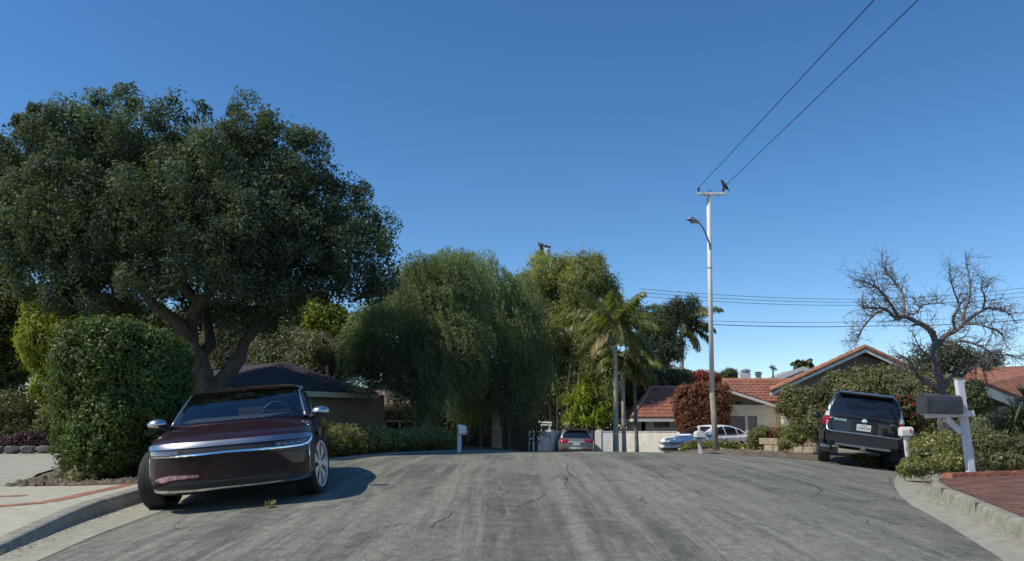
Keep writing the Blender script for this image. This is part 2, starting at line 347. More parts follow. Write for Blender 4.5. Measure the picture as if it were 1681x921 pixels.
# joints in the right kerb, and the drain slot
mb=MB()
for y in (5.4,7.3,9.0,10.7,12.3):
    p=Vector((tab(KRT,y),y)); q=Vector((tab(KRT,y+.2),y+.2)); t=(q-p).normalized(); n=Vector((t.y,-t.x)); z=road(*p)
    mb.box((p.x+n.x*.105,p.y+n.y*.105,z+.083),(.175,.012,.150),(0,0,math.atan2(n.y,n.x)))
M_dark=mat('dark_recess',(.02,.02,.02),.9)
o=mb.build('kerb_joint',mat('joint_grime',(.11,.105,.09),.95)); o['kind']='structure'
# left side: pavement slabs, brick bands, driveway
KX=lambda y: tab(KLT,y)
lo=lambda y: KX(y)-.20
yl=[4.0,5,6,7,8,9,10,11,11.35]
sheet('sidewalk',[(-12.5,y*.25+8.9+0*y) if False else (lo(y)-7.5,y) for y in yl],[(lo(y)+.05,y) for y in yl],M_conc,off=.008,nu=14,nsub=3)
def band(pts,wd,name='brick_band',m=None):
    L=[];Rr=[]
    for i,p in enumerate(pts):
        p=Vector(p[:2]); a=Vector(pts[max(i-1,0)][:2]); b=Vector(pts[min(i+1,len(pts)-1)][:2]); t=(b-a).normalized(); n=Vector((-t.y,t.x))*wd/2
        L.append(p+n); Rr.append(p-n)
    return sheet(name,L,Rr,m or M_band,off=.012,nu=2,nsub=8)
kx=lambda y,d: (tab(KLT,y)-d,y)
band([(-11.5,9.35),(-9,9.1),(-7,8.9),(-5.6,8.8),kx(9.0,.62)],.16)
band([kx(9.0,.62),kx(9.6,.55),kx(10.4,.50),kx(11.3,.46)],.20)
band([(-12,10.6),(-9,10.5),(-7.2,10.45)],.16)
band([(-7.6,9.75),(-6.8,9.72),(-5.9,9.8)],.16)
o=MB().box((-6.75,9.72,ground(-6.75,9.72)+.016),(.95,.05,.02),(0,0,.02)).build('drain_slot',M_dark); o['kind']='structure'
# driveway running back on the left
c=[G(-150,800),G(45,800),G(128,783),G(300,772)]
dl=[(-14.5,11.3),(-14.8,13.5),(-14.8,16),(-14.6,18.2)]; dr=[(-6.9,11.3),(-7.35,12.2),(-7.9,13.4),(-8.6,18.2)]
sheet('driveway',dl,dr,M_drive,off=.012,nu=16,nsub=6)
# soil strip under the clipped hedge
sheet('planting_strip',[(-6.95,11.36),(-7.3,12.2),(-7.8,13.4),(-8.2,15)],[(-4.95,11.0),(-5.05,12.2),(-5.1,13.4),(-5.0,15)],M_soil,off=.015,nu=8,nsub=4)
# right side: brick driveway apron
kr=lambda y: tab(KRT,y)+.17
yr=[3,4.5,6,7.5,9,10.5,12,12.9]
sheet('brick_apron',[(kr(y)-.02,y) for y in yr],[(15,y) for y in yr],M_brick,off=.012,nu=20,nsub=4)
sheet('sidewalk',[(9.5,12.9),(9.8,13.9)],[(15,12.9),(15,13.9)],M_conc,off=.014,nu=10,nsub=3)
sheet('planting_strip',[(7.0,13.1),(7.7,14.3),(8.7,16.3),(10.2,18.6),(11.4,20.5),(11.8,23)],[(14,13.1),(14.5,14.3),(15,16.3),(16,18.6),(17,20.5),(18,23)],M_soil,off=.008,nu=10,nsub=4)
# dirt bank beyond the crest on the right
sheet('dirt_bank',[(5.7,27.0),(6.5,26.0),(8.6,24.6),(11.2,24.0)],[(6.0,33),(8,32),(11,31),(14,30)],M_soil,off=.012,nu=14,nsub=6)
# leaf litter and clods
def clods(name,label,reg,n,s0,s1,mt,cat='leaf litter',hk=1):
    mb=MB()
    for i in range(n):
        x,y=reg(); s=random.uniform(s0,s1); a=random.uniform(0,6.28); z=ground(x,y)+.02
        k=random.randint(5,6); top=[Vector((x+math.cos(a+2*math.pi*j/k)*s*random.uniform(.5,1),y+math.sin(a+2*math.pi*j/k)*s*random.uniform(.4,.8),z)) for j in range(k)]
        h=s*random.uniform(.25,.7)*hk; mb.add(top+[Vector((x+random.uniform(-.3,.3)*s,y,z+h))],[(j,(j+1)%k,k) for j in range(k)])
    o=mb.build(name,mt); return tag(o,label,cat,kind='stuff')
def rl():
    t=random.random(); y=11.42+random.random()**1.5*1.3
    xl=-6.85-(y-11.4)*.35; return (xl-.25*random.random()+(-4.95-xl)*t, y-.22*random.random())
clods('leaf_litter','dry leaves and crumbled dark mulch under the clipped hedge by the pavement',rl,900,.02,.10,mat('litter',(.16,.125,.09),.95,var=.5,scale=6,bump=.6,bscale=20))
clods('gravel','loose stones and dirt clods scattered on the bank beyond the crest',lambda:(random.uniform(6.8,11.2),random.uniform(25.2,29)),520,.015,.07,mat('pale_clod',(.30,.25,.18),.95,var=.4,scale=6),hk=.55)
clods('leaf_litter','dry twigs and soil crumbs around the white mailbox post',lambda:(random.uniform(7.0,9.4),random.uniform(13.15,13.8)),160,.02,.06,mat('litter_pale',(.24,.19,.13),.95,var=.5,scale=6))
clods('gutter_litter','scattered dry leaves and grit lying in the right gutter',lambda:(lambda y:(tab(KRT,y)-.02-abs(random.gauss(0,.10)),y))(random.uniform(6.5,15)),220,.007,.022,bpy.data.materials['litter'],hk=.5)
clods('gutter_litter','scattered dry leaves and grit lying in the left gutter beside the kerb',lambda:(lambda y:(tab(KLT,y)+.02+abs(random.gauss(0,.10)),y))(random.uniform(6.0,10.5)),200,.006,.022,bpy.data.materials['litter'],hk=.5)
# brick edging on the right: individual bricks laid end to end in one border
t=thing('brick_edging','row of red bricks edging the planting bed behind the brick apron','edging',(7.2,12.95,ground(7.3,12.95)))
M_ebrick=mat('edging_brick',(.36,.14,.085),.85,var=.35,scale=5,bump=.4,bscale=40)
x=7.0; i=0
while x<9.6:
    zz=ground(x+.11,12.97); mb=MB().box((x+.11,12.97,zz+.035),(.205,.11,.10),(0,0,random.uniform(-.03,.03)),bev=.008); mb.build('brick',M_ebrick,t); x+=.215
mb=MB().box((6.93,12.75,ground(7.1,12.75)+.03),(.10,.22,.10),(0,0,.2),bev=.008); mb.build('brick',M_ebrick,t)
M_crack=mat('crack_dark',(.06,.06,.052),.95)
for pts in ([(352,851),(372,842),(392,838),(410,829),(425,828),(438,825)],[(926,806),(931,795),(929,786),(937,779),(930,771),(934,764),(922,760)],[(850,834),(862,826),(880,821),(893,812),(912,808)],[(1236,800),(1262,806),(1290,803),(1310,812)],[(1452,776),(1460,786),(1462,797),(1476,812)],[(700,870),(716,858),(738,850),(744,838)],[(1066,770),(1082,776),(1090,786),(1112,790)]):
    w3=[G(x+random.uniform(-1,1),y) for x,y in pts]; q=[]
    for a_,b_ in zip(w3,w3[1:]):
        for k in range(5): v=a_.lerp(b_,k/5); q.append(v+Vector((random.uniform(-.02,.02),random.uniform(-.03,.03),0)))
    n_=len(q); L=[];Rr=[]
    for i,p in enumerate(q):
        wd=.0045*math.sin(math.pi*(i+.5)/n_)+.0015; t=(q[min(i+1,n_-1)]-q[max(i-1,0)]); t=Vector((t.x,t.y)).normalized(); nn_=Vector((-t.y,t.x))*wd; L.append(Vector(p[:2])+nn_); Rr.append(Vector(p[:2])-nn_)
    sheet('road_crack',L,Rr,M_crack,off=.006,nu=1,zf=road)
# weed in the road
w0=G(443,834)
nb=60; U=unit(nb); U[:,2]=np.abs(U[:,2])+.3; C=np.array([w0]*nb)+U*np.array([.05,.04,.045]); leafmesh('weed',C,unit(nb),.095,.14,leafmat('weed_leaf',(.13,.15,.04),(.24,.24,.08)),None,axis=U,jit=.1)
tag(bpy.context.scene.objects['weed'],'small yellow-green weed growing from a crack in the road','weed')
# ---------------------------------------------------------------- buildings
M_cream=mat('cream_stucco',(.72,.62,.44),.9,var=.12,scale=1.5,bump=.25,bscale=60)
M_white=mat('white_stucco',(.82,.78,.67),.9,var=.15,scale=1.5,bump=.25,bscale=60)
M_wpaint=mat('white_paint',(.74,.72,.66),.6,var=.10,scale=6)
M_brown=mat('brown_stucco',(.235,.185,.115),.9,var=.15,scale=1.2,bump=.2,bscale=50)
M_shing=mat('dark_shingle',(.058,.052,.062),.9,var=.35,scale=9,bump=.5,bscale=30,stretch=(1,1,3))
M_glass=mat('window_glass',(.02,.025,.028),.05,spec=.8)
M_gdoor=mat('grey_garage_door',(.23,.23,.21),.7,var=.15,scale=3)
M_metal=mat('galvanised',(.42,.43,.44),.45,metal=.7,var=.2,scale=8)
M_under=mat('eave_soffit',(.17,.14,.11),.9)
def tilemat():
    m=mat('terracotta_tile',(.37,.155,.090),.85,col2=(.215,.085,.052),scale=3.2,detail=8,bump=.3,bscale=30); return m
M_tile=tilemat(); M_tilecap=mat('ridge_tile',(.42,.20,.12),.85,var=.3,scale=4)
def tile_roof(A,B,Cc,D,parent,name='roof',pitch=.30,row=.42,amp=.045,th=.10,mt=None):
    """A,B eave left/right; D,Cc ridge above A/B. barrel tiles as real relief, columns running up the slope"""
    A,B,Cc,D=map(Vector,(A,B,Cc,D)); nrm=(B-A).cross(D-A).normalized()
    if nrm.z<0: nrm=-nrm
    e=(B-A).normalized(); up=nrm.cross(e); up=up if up.z>0 else -up
    H=max((D-A).dot(up),(Cc-A).dot(up)); W=(B-A).length; nc=max(8,int(W/pitch*6)); nr=max(2,int(H/row))
    vs=[];fs=[];ix={}
    l1=(D-A).dot(e); r1=(Cc-A).dot(e); hL=(D-A).dot(up); hR=(Cc-A).dot(up)
    rows=[]
    for i in range(nr): rows.append((i/nr,0.035 if amp else .014)); rows.append(((i+.97)/nr,0.0))
    rows.append((1,0))
    for (t,st) in rows:
        xl=l1*t; xr=W+(r1-W)*t
        for k in range(nc+1):
            x=xl+(xr-xl)*k/nc; h=amp*abs(math.cos(math.pi*x/pitch))**.8+st
            hh=(hL+(hR-hL)*k/nc)*t
            vs.append(A+e*x+up*hh+nrm*h)
    n=nc+1
    for i in range(len(rows)-1):
        for k in range(nc): j=i*n+k; fs.append((j,j+1,j+n+1,j+n))
    k0=len(vs)
    low=[A-nrm*th*.4,B-nrm*th*.4,Cc-nrm*th*.4,D-nrm*th*.4]; vs+=low; fs.append((k0,k0+3,k0+2,k0+1))
    q=len(vs); vs+=[A-nrm*th*.4,B-nrm*th*.4]
    fs.append((q,q+1,nc,0))
    return MB().add(vs,fs).build(name,mt or M_tile,parent)
def capline(pts,parent,r=.11,name='ridge_tiles',mt=None):
    mb=MB()
    for a,b in zip(pts,pts[1:]):
        a=Vector(a);b=Vector(b); n=max(1,int((b-a).length/.42))
        for i in range(n):
            p=a.lerp(b,i/n); q=a.lerp(b,(i+1.08)/n); mb.tube([p,q],[r*1.12,r*.92],8)
    return mb.build(name,mt or M_tilecap,parent,smooth=False)
def board(a,b,h,t,parent,name,mt,up=(0,0,1)):
    a=Vector(a);b=Vector(b); d=(b-a); u=Vector(up); s=d.cross(u).normalized()*t/2; u=u*h
    return MB().add([a-s,b-s,b+s,a+s,a-s-u,b-s-u,b+s-u,a+s-u],[(0,1,2,3),(7,6,5,4),(0,4,5,1),(1,5,6,2),(2,6,7,3),(3,7,4,0)]).build(name,mt,parent)
def wallq(a,b,z0,z1,th,parent,name,mt,holes=()):
    """upright wall from a to b (x,y); holes = (u0,u1,z0,z1) rectangles cut clean through"""
    a=Vector((a[0],a[1],0));b=Vector((b[0],b[1],0)); L=(b-a).length; e=(b-a)/L; n=Vector((e.y,-e.x,0))
    us=sorted({0,L,*[h[0] for h in holes],*[h[1] for h in holes]}); zs=sorted({z0,z1,*[h[2] for h in holes],*[h[3] for h in holes]})
    mb=MB()
    for u,u2 in zip(us,us[1:]):
        for z,z2 in zip(zs,zs[1:]):
            if any(h[0]<=u and u2<=h[1] and h[2]<=z and z2<=h[3] for h in holes): continue
            p=a+e*u;q=a+e*u2
            mb.add([p+Vector((0,0,z)),q+Vector((0,0,z)),q+Vector((0,0,z2)),p+Vector((0,0,z2)),p-n*th+Vector((0,0,z)),q-n*th+Vector((0,0,z)),q-n*th+Vector((0,0,z2)),p-n*th+Vector((0,0,z2))],[(0,1,2,3),(5,4,7,6),(0,4,5,1),(3,2,6,7),(0,3,7,4),(1,5,6,2)])
    return mb.build(name,mt,parent), (lambda u,z,d=0: a+e*u+n*d+Vector((0,0,z))), e, n
def window(W,u0,u1,z0,z1,parent,panes=2,frame=M_wpaint,dep=.08,fw=.06):
    at=W[1]; e=W[2]; n=W[3]; rz=math.atan2(e.y,e.x); mb=MB(); w_=u1-u0;h=z1-z0
    for u in [u0+fw/2,u1-fw/2]+[u0+w_*k/panes for k in range(1,panes)]: mb.box(at(u,(z0+z1)/2,-dep+.02),(fw,.06,h),(0,0,rz))
    for z in (z0+fw/2,z1-fw/2): mb.box(at((u0+u1)/2,z,-dep+.02),(w_-fw*2-.004,.056,fw),(0,0,rz))
    f=mb.build('window',frame,parent); 
    g=MB().box(at((u0+u1)/2,(z0+z1)/2,-dep),(w_-.01,.012,h-.01),(0,0,rz)).build('pane',M_glass,f,world=False)
    return f
# --- brown house on the left, dark hipped roof
H=thing('brown_house','brown stucco house with dark shingle hip roof behind the maroon sedan','house',(-5.5,23,.2))
A=Vector((-8.3,22.5,0)); B=Vector((-4.09,27.4,0)); zE=2.44; d=(B-A).normalized(); bk=Vector((-d.y,d.x,0))
Ww=wallq(A+bk*.5+d*.3,B+bk*.35-d*.1,-.4,zE-.02,.2,H,'wall',M_brown)
wallq(B+bk*.35-d*.1,B+bk*7,-.4,zE-.02,.2,H,'wall',M_brown); wallq(A+bk*7,A+bk*.5+d*.3,-.4,zE-.02,.2,H,'wall',M_brown)
ap=Vector((-7.62,26.5,3.46)); ap2=ap+bk*5
a1=A-d*.25;b1=B-d*.95+d*.3; a1.z=b1.z=zE; a2=a1+bk*8;b2=b1+bk*8
th=Vector((0,0,.06))
e_=Vector((0,0,.03))
for q4 in ((a1,b1,ap,ap+Vector((.001,0,0))),(b1,b2,ap2,ap),(a2,a1,ap,ap2)): tile_roof(*[v+e_ for v in q4],H,pitch=.9,row=.17,amp=0,th=.12,mt=M_shing)
board(a1-bk*.012+Vector((0,0,.0)),b1-bk*.012,.17,.03,H,'fascia',mat('fascia_cream',(.60,.57,.46),.7)); board(b1+bk*.03+d*.02,b2,.17,.03,H,'fascia',M_wpaint)
MB().add([a1-Vector((0,0,.172)),b1-Vector((0,0,.172)),b2-Vector((0,0,.172)),a2-Vector((0,0,.172))],[(0,1,2,3)]).build('soffit',M_under,H)
MB().tube([P(537,612,28.5)-Vector((0,0,.4)),P(537,600,28.5)],.05,8).build('vent_pipe',mat('vent_pink',(.5,.32,.25),.7),H)
# --- shaded house with a porch behind the pepper trees
H=thing('porch_house','dark brown house with porch posts in deep shade behind the pepper trees','house',(-2.5,33,0))
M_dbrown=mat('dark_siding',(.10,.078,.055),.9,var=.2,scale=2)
Y=34; z1=P(0,668,Y).z
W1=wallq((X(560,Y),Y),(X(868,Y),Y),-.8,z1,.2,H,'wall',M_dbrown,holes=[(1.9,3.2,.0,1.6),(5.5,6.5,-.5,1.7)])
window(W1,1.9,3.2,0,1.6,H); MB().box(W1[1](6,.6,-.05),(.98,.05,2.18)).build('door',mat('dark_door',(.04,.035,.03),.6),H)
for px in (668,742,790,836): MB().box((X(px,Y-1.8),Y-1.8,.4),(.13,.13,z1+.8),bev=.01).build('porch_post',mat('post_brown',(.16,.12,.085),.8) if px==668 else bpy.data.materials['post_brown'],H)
e1=Vector((X(545,Y-2.4),Y-2.4,z1-.05)); e2=Vector((X(880,Y-2.4),Y-2.4,z1-.05)); up=Vector((0,4.5,1.3))
MB().slab([e1,e2,e2+up+Vector((-1.5,0,0)),e1+up+Vector((1.5,0,0))],(0,0,.1)).build('roof',mat('pinkish_shingle',(.27,.21,.17),.9,var=.2,scale=6),H)
board(e1-Vector((0,.02,0)),e2-Vector((0,.02,0)),.16,.04,H,'fascia',M_dbrown)
# --- left wing with a hipped tile roof
Hs=thing('tile_roof_cottage','low cream house with hipped terracotta roof left of the dark red vine','house',(7,38,-.5))
Y=46.0; gz=-1.2; ze=P(0,686,Y).z; xl=X(1052,Y); xr=X(1150,Y)
W2=wallq((xl,Y),(xr,Y),gz,ze+.02,.2,Hs,'wall',M_cream,holes=[(M(20,Y),M(46,Y),P(0,702,Y).z,P(0,690,Y).z)])
window(W2,M(20,Y),M(46,Y),P(0,702,Y).z,P(0,690,Y).z,Hs,frame=mat('dark_frame',(.35,.30,.24),.6),fw=.05)
wallq((xl,Y+6),(xl,Y),gz,ze+.02,.2,Hs,'wall',M_cream)
Ye=Y-.55; El=Vector((X(1037,Ye),Ye,ze)); Er=Vector((X(1170,Ye),Ye,ze)); zr=P(0,636,Ye+3.6).z
Rl=Vector((X(1068,Ye+3.6),Ye+3.6,zr)); Rr=Vector((X(1180,Ye+3.6),Ye+3.6,zr)); Eb=El+Vector((0,7.2,0))
tile_roof(El,Er,Rr,Rl,Hs); tile_roof(Eb,El,Rl,Rl+Vector((0,.01,0)),Hs); capline([Rl,Rr],Hs); capline([El+Vector((0,0,.05)),Rl],Hs)
board(El+Vector((-.02,-.02,-.05)),Er+Vector((0,-.02,-.05)),.17,.04,Hs,'fascia',M_wpaint); board(Eb+Vector((-.02,0,-.05)),El+Vector((-.02,0,-.05)),.17,.04,Hs,'fascia',M_wpaint)
MB().tube([P(1099,668,Ye+1.6),P(1099,652,Ye+1.6)],.05,8).build('vent_pipe',M_tilecap,Hs)
# --- middle wing with garage gable
Hg=thing('garage_wing','cream garage wing with low tiled gable behind the white sedan','house',(12,33,-.4))
Y=41.0; gz=-1.0
ap=P(1188,637,Y-.5); r0=P(1272,664,Y-.5); sl_=(ap.z-r0.z)/(r0.x-ap.x); lx=X(1128,Y-.5); l0=Vector((lx,Y-.5,ap.z-sl_*(ap.x-lx)))
zb=P(0,668,Y).z
ga=X(1172,Y); gb=X(1270,Y); Lw=gb-lx-.3; u0=X(1187,Y)-lx-.3; u1=X(1240,Y)-lx-.3; zt=P(0,683,Y).z
W3=wallq((lx+.3,Y),(gb,Y),gz,zb,.2,Hg,'wall',M_white,holes=[(u0,u1,gz,zt)])
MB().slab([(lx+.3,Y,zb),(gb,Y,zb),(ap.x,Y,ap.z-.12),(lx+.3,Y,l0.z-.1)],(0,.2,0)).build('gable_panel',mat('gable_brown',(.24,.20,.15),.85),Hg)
MB().box(((lx+gb)/2+.2,Y-.06,zb-.02),(gb-lx-.4,.10,.24)).build('lintel_beam',M_white,Hg)
pm=MB()
for k in range(4): pm.box(W3[1]((u0+u1)/2,gz+(zt-gz)*(k+.5)/4,-.10),(u1-u0-.02,.05,(zt-gz)/4-.015))
pm.build('garage_door',M_gdoor,Hg); MB().box(W3[1](X(1222,Y)-lx-.3,(gz+zt)/2,-.02),(.14,.10,zt-gz)).build('door_post',M_wpaint,Hg)
for px in (1211,1216): MB().lathe(P(px,661,Y-.1),[(.02,0),(.06,.02),(.09,.12),(.085,.125)],axis='y',n=12).build('floodlight',mat('black_fixture',(.03,.03,.03),.5) if px==1211 else bpy.data.materials['black_fixture'],Hg)
back=Vector((1.5,4.7,0)); tile_roof(r0+Vector((.0,0,0)),r0+back,ap+back,ap,Hg,amp=.04); tile_roof(l0+back,l0,ap,ap+back,Hg,amp=.04); capline([ap,ap+back],Hg)
board(ap+Vector((0,-.02,-.0)),r0+Vector((0,-.02,-.0)),.15,.05,Hg,'fascia',M_wpaint); board(l0+Vector((0,-.02,0)),ap+Vector((0,-.02,0)),.15,.05,Hg,'fascia',M_wpaint)
wallq((gb,Y),(gb+1.6,Y+5),gz,r0.z-.05,.2,Hg,'wall',M_white)
# wing roof behind, ridge running across
Y2=45; el=P(1175,660,Y2-2.6); er=P(1330,660,Y2-2.6); rl=P(1186,626,Y2+.5); rr=P(1340,624,Y2+.5); el.z=er.z=min(el.z,er.z); rl.z=rr.z
tile_roof(el,er,rr,rl,Hg); capline([rl,rr],Hg); wallq((el.x+.3,Y2-2),(er.x,Y2-2),gz,el.z,.2,Hg,'wall',M_white)
c=P(1222,620,Y2+1.5); ch=MB().box((c.x,c.y,c.z-.3),(.62,.5,1.1),bev=.02).build('chimney',M_wpaint,Hg)
MB().lathe((c.x+.1,c.y,c.z+.25),[(.22,0),(.22,.10),(.30,.11),(.30,.16),(.24,.17),(.24,.22),(.05,.27)]).build('flue_cap',M_metal,ch,world=False)
c=P(1245,614,Y2+2.2); MB().lathe((c.x,c.y,c.z-.5),[(.16,0),(.16,.45),(.24,.46),(.24,.50),(.17,.51),(.17,.57),(.26,.60),(.0,.66)]).build('metal_flue',M_metal,Hg)
# --- large gable house
Hb=thing('gable_house','large cream house with broad terracotta gable behind the black off-roader','house',(15,30,-.2))
Y=35.0; ap=P(1420,572,Y-.6); r0=P(1264,644,Y-.6); r1=P(1575,644,Y-.6); r1.z=r0.z; bk_=Vector((3.6,8.2,0))
gl=X(1283,Y); gr=X(1560,Y); zb=r0.z+.25
W4=wallq((gl,Y),(gr,Y),-.6,zb,.2,Hb,'wall',M_cream)
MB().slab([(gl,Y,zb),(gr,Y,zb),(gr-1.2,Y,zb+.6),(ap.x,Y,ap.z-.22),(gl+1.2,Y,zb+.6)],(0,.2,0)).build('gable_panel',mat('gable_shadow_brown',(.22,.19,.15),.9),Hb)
wallq((gl+3.3,Y+8),(gl,Y),-.6,r0.z-.05,.2,Hb,'wall',M_cream)
for px in (1285,1302): MB().box((X(px,Y-.25),Y-.25,.6),(.22,.3,2.5)).build('pilaster',M_white if px==1302 else M_cream,Hb)
tile_roof(r0+bk_,r0,ap,ap+bk_,Hb); tile_roof(r1,r1+bk_,ap+bk_,ap,Hb); capline([ap,ap+bk_],Hb,.14)
capline([r0+Vector((.0,.0,.07)),ap+Vector((0,.0,.07))],Hb,.12,'rake_tiles'); capline([r1+Vector((0,.0,.07)),ap+Vector((0,.0,.07))],Hb,.12,'rake_tiles')
board(r0+Vector((0,-.04,.0)),ap+Vector((0,-.04,.0)),.16,.05,Hb,'fascia',M_wpaint); board(ap+Vector((0,-.04,.0)),r1+Vector((0,-.04,.0)),.16,.05,Hb,'fascia',M_wpaint)
# --- far right house
Hr=thing('corner_house','cream house with wide terracotta roof at the right edge of the view','house',(16,26,0))
def PY(px,py,Yn): return P(px,py,Yn)
a=P(1612,630,25); b=P(1760,690,25.2); c_=P(1760,596,29.5); d_=P(1606,602,29.5)
tile_roof(a,b,c_,d_,Hr,pitch=.28,amp=.05)
a2=P(1580,622,25.5); tile_roof(a2,a,d_,d_+Vector((-.02,0,0)),Hr,pitch=.28); capline([a+Vector((0,0,.05)),d_],Hr)
board(a+Vector((0,-.04,-.05)),b+Vector((0,-.04,-.05)),.30,.05,Hr,'fascia',mat('blue_grey_paint',(.36,.38,.38),.7)); board(a2+Vector((0,-.03,-.03)),a+Vector((0,-.03,-.03)),.10,.04,Hr,'fascia',M_wpaint)
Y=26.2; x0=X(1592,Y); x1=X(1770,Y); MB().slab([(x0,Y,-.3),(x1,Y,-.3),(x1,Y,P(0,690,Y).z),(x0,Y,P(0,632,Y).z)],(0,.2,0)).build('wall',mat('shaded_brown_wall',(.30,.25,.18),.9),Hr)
x0=X(1638,25.9); MB().box(((x0+X(1770,25.9))/2,25.95,P(0,680,26).z-.75),(X(1770,25.9)-x0,.25,2.0)).build('garden_wall',M_white,Hr)
# --- distant grey-roofed house behind the palms and white gable further right
Hd=thing('hillside_house','distant pale house with grey roof glimpsed behind the palms','house',(12,60,0))
Y=60; MB().slab([P(1040,640,Y),P(1125,640,Y),P(1125,608,Y),P(1040,608,Y)],(0,5,0)).build('wall',M_white,Hd)
a=P(1030,612,Y-.6);b=P(1135,612,Y-.6); MB().slab([a,b,b+Vector((-2,4,1.2)),a+Vector((2,4,1.2))],(0,0,.15)).build('roof',mat('grey_roof',(.22,.21,.20),.9,var=.2,scale=4),Hd)
for k in range(3): MB().box(P(1062+k*22,628,Y-.03),(.6,.04,.6)).build('window',M_glass,Hd)
Hw=thing('white_gable_house','distant house with a white gable edge showing above the tiled ridge','house',(24,55,0))
Y=54; a=P(1262,626,Y);ap=P(1318,604,Y);b=P(1360,620,Y)
MB().slab([P(1262,640,Y),P(1360,640,Y),b,ap,a],(0,4,0)).build('wall',mat('grey_far_wall',(.35,.33,.30),.9),Hw)
board(a-Vector((0,.05,-.1)),ap-Vector((0,.05,-.1)),.28,.06,Hw,'fascia',M_wpaint); board(ap-Vector((0,.05,-.1)),b-Vector((0,.05,-.1)),.28,.06,Hw,'fascia',M_wpaint)
t=thing('television_aerial','thin television aerial on a short mast above the tiled ridge','aerial',P(1269,616,50))
m=MB().tube([P(1269,622,50),P(1269,600,50)],.05,6); m.build('mast',M_dark,t)
MB().tube([P(1263,602,50),P(1276,607,50)],.045,6).tube([P(1266,598,50),P(1266,607,50)],.03,5).tube([P(1272,600,50),P(1272,609,50)],.03,5).build('antenna_rod',M_dark,t)
# --- garden walls
def gwall(name,label,a,b,z0,z1,th,mt,cat='wall',cap=.04,post=()):
    a=Vector(a);b=Vector(b); t=thing(name,label,cat,((a.x+b.x)/2,(a.y+b.y)/2,z0)); wallq(a,b,z0,z1,th,t,'wall_panel',mt)
    L=(b-a).length; e=(b-a)/L; n=Vector((e.y,-e.x)); c=(a+b)/2-n*th/2
    MB().box((c.x,c.y,z1+cap/2),(L+.04,th+.06,cap),(0,0,math.atan2(e.y,e.x)),bev=.01).build('coping',mt,t)
    for u in post:
        p=a+e*u-n*th/2; MB().box((p.x,p.y,(z0+z1)/2+.06),(.34,.34,z1-z0+.12),(0,0,math.atan2(e.y,e.x)),bev=.01).build('pillar',mt,t)
    return t
M_shw=mat('shaded_white_wall',(.58,.60,.61),.85,var=.1,scale=2)  # white wall in shade: the blue-grey shade is put into its colour
Yg=45.0; zt=P(0,709,Yg).z
gwall('garden_wall','white garden wall coloured bluish for shade, left of the silver hatch vehicle',(X(862,42),40.5),(X(945,Yg),Yg),-1.2,zt,.2,M_shw,post=(2.6,))
gwall('garden_wall','pale grey wall panel right of the silver hatch vehicle behind the palms',(X(975,Yg),Yg),(X(1022,Yg),Yg-.8),-1.2,zt,.2,mat('grey_white_wall',(.66,.66,.61),.85,var=.12,scale=2),post=(.25,))
gwall('garden_wall','sunlit off-white garden wall with stains left of the white sedan',(X(1022,Yg),Yg-.8),(X(1150,41.6),41.6),-1.2,P(0,709,44).z,.2,mat('stained_offwhite',(.78,.73,.62),.9,var=.18,scale=2.5,stretch=(1,1,.4)))
# gate lattice
t=thing('garden_arbour','small white lattice arbour top above the bluish garden wall','arbour',P(898,700,45)); mb=MB()
for y_ in (693,697): 
    a=P(884,y_,44.6); b=P(906,y_+1.5,44.6); mb.tube([a,b],.05,4)
for px in (889,902): mb.tube([P(px,712,44.6),P(px,692,44.6)],.04,4)
mb.build('lattice',M_wpaint,t)
# low block wall on the bank
t=thing('block_wall','low tan block wall above the dirt bank left of the black off-roader','wall',(9.3,28,.2))
M_blk=mat('tan_block',(.42,.36,.26),.9,var=.3,scale=6,bump=.5,bscale=30)
a=Vector((X(1252,28.5),28.5)); b=Vector((X(1350,26.5),26.5)); L=(b-a).length; e=(b-a)/L
for r_ in range(2):
    k=0;u=-.2*(r_%2)
    while u<L:
        c=a+e*(u+.2); zz=ground(c.x,c.y)
        MB().box((c.x,c.y,zz+.14+r_*.235),(.385,.22,.225),(0,0,math.atan2(e.y,e.x)+random.uniform(-.03,.03)),bev=.015).build('block',M_blk,t); u+=.4
# low rock edging at the left driveway
t=thing('stone_edging','low rough stone edging along the far side of the left driveway','edging',(-9,18.5,.4)); M_rock=mat('edging_stone',(.15,.14,.12),.9,var=.4,scale=4,bump=.8,bscale=12)
def rock(c,s,t,name='stone',mt=None,flat=.6):
    bm=bmesh.new(); bmesh.ops.create_icosphere(bm,subdivisions=2,radius=1)
    ph=[random.uniform(0,6) for _ in range(3)]
    for v in bm.verts:
        d=v.co.normalized(); k=1+.16*math.sin(d.x*4+ph[0])*math.cos(d.y*3+ph[1])+.12*math.sin(d.z*5+ph[2]); v.co=Vector((max(-.8,min(.8,d.x*k)),max(-.75,min(.75,d.y*k)),max(-.7,min(.7,d.z*k))))
    mb=MB(); q=Euler((0,0,random.uniform(-.3,.3))).to_matrix(); mb.add([Vector(c)+q@Vector((v.co.x*s[0],v.co.y*s[1],v.co.z*s[2])) for v in bm.verts],[[v.index for v in f.verts] for f in bm.faces]); bm.free()
    return mb.build(name,mt or M_rock,t)
p0=G(-40,772); p1=G(55,757); p2=G(140,750)
for a,b,n in ((Vector((-12.6,13.5,0)),Vector((-12.0,17.3,0)),13),(Vector((-12.0,17.5,0)),Vector((-8.6,18.4,0)),12)):
    for i in range(n):
        p=a.lerp(b,i/(n-1)); rock((p.x,p.y,ground(p.x,p.y)+.10),(.20,.17,.12),t)
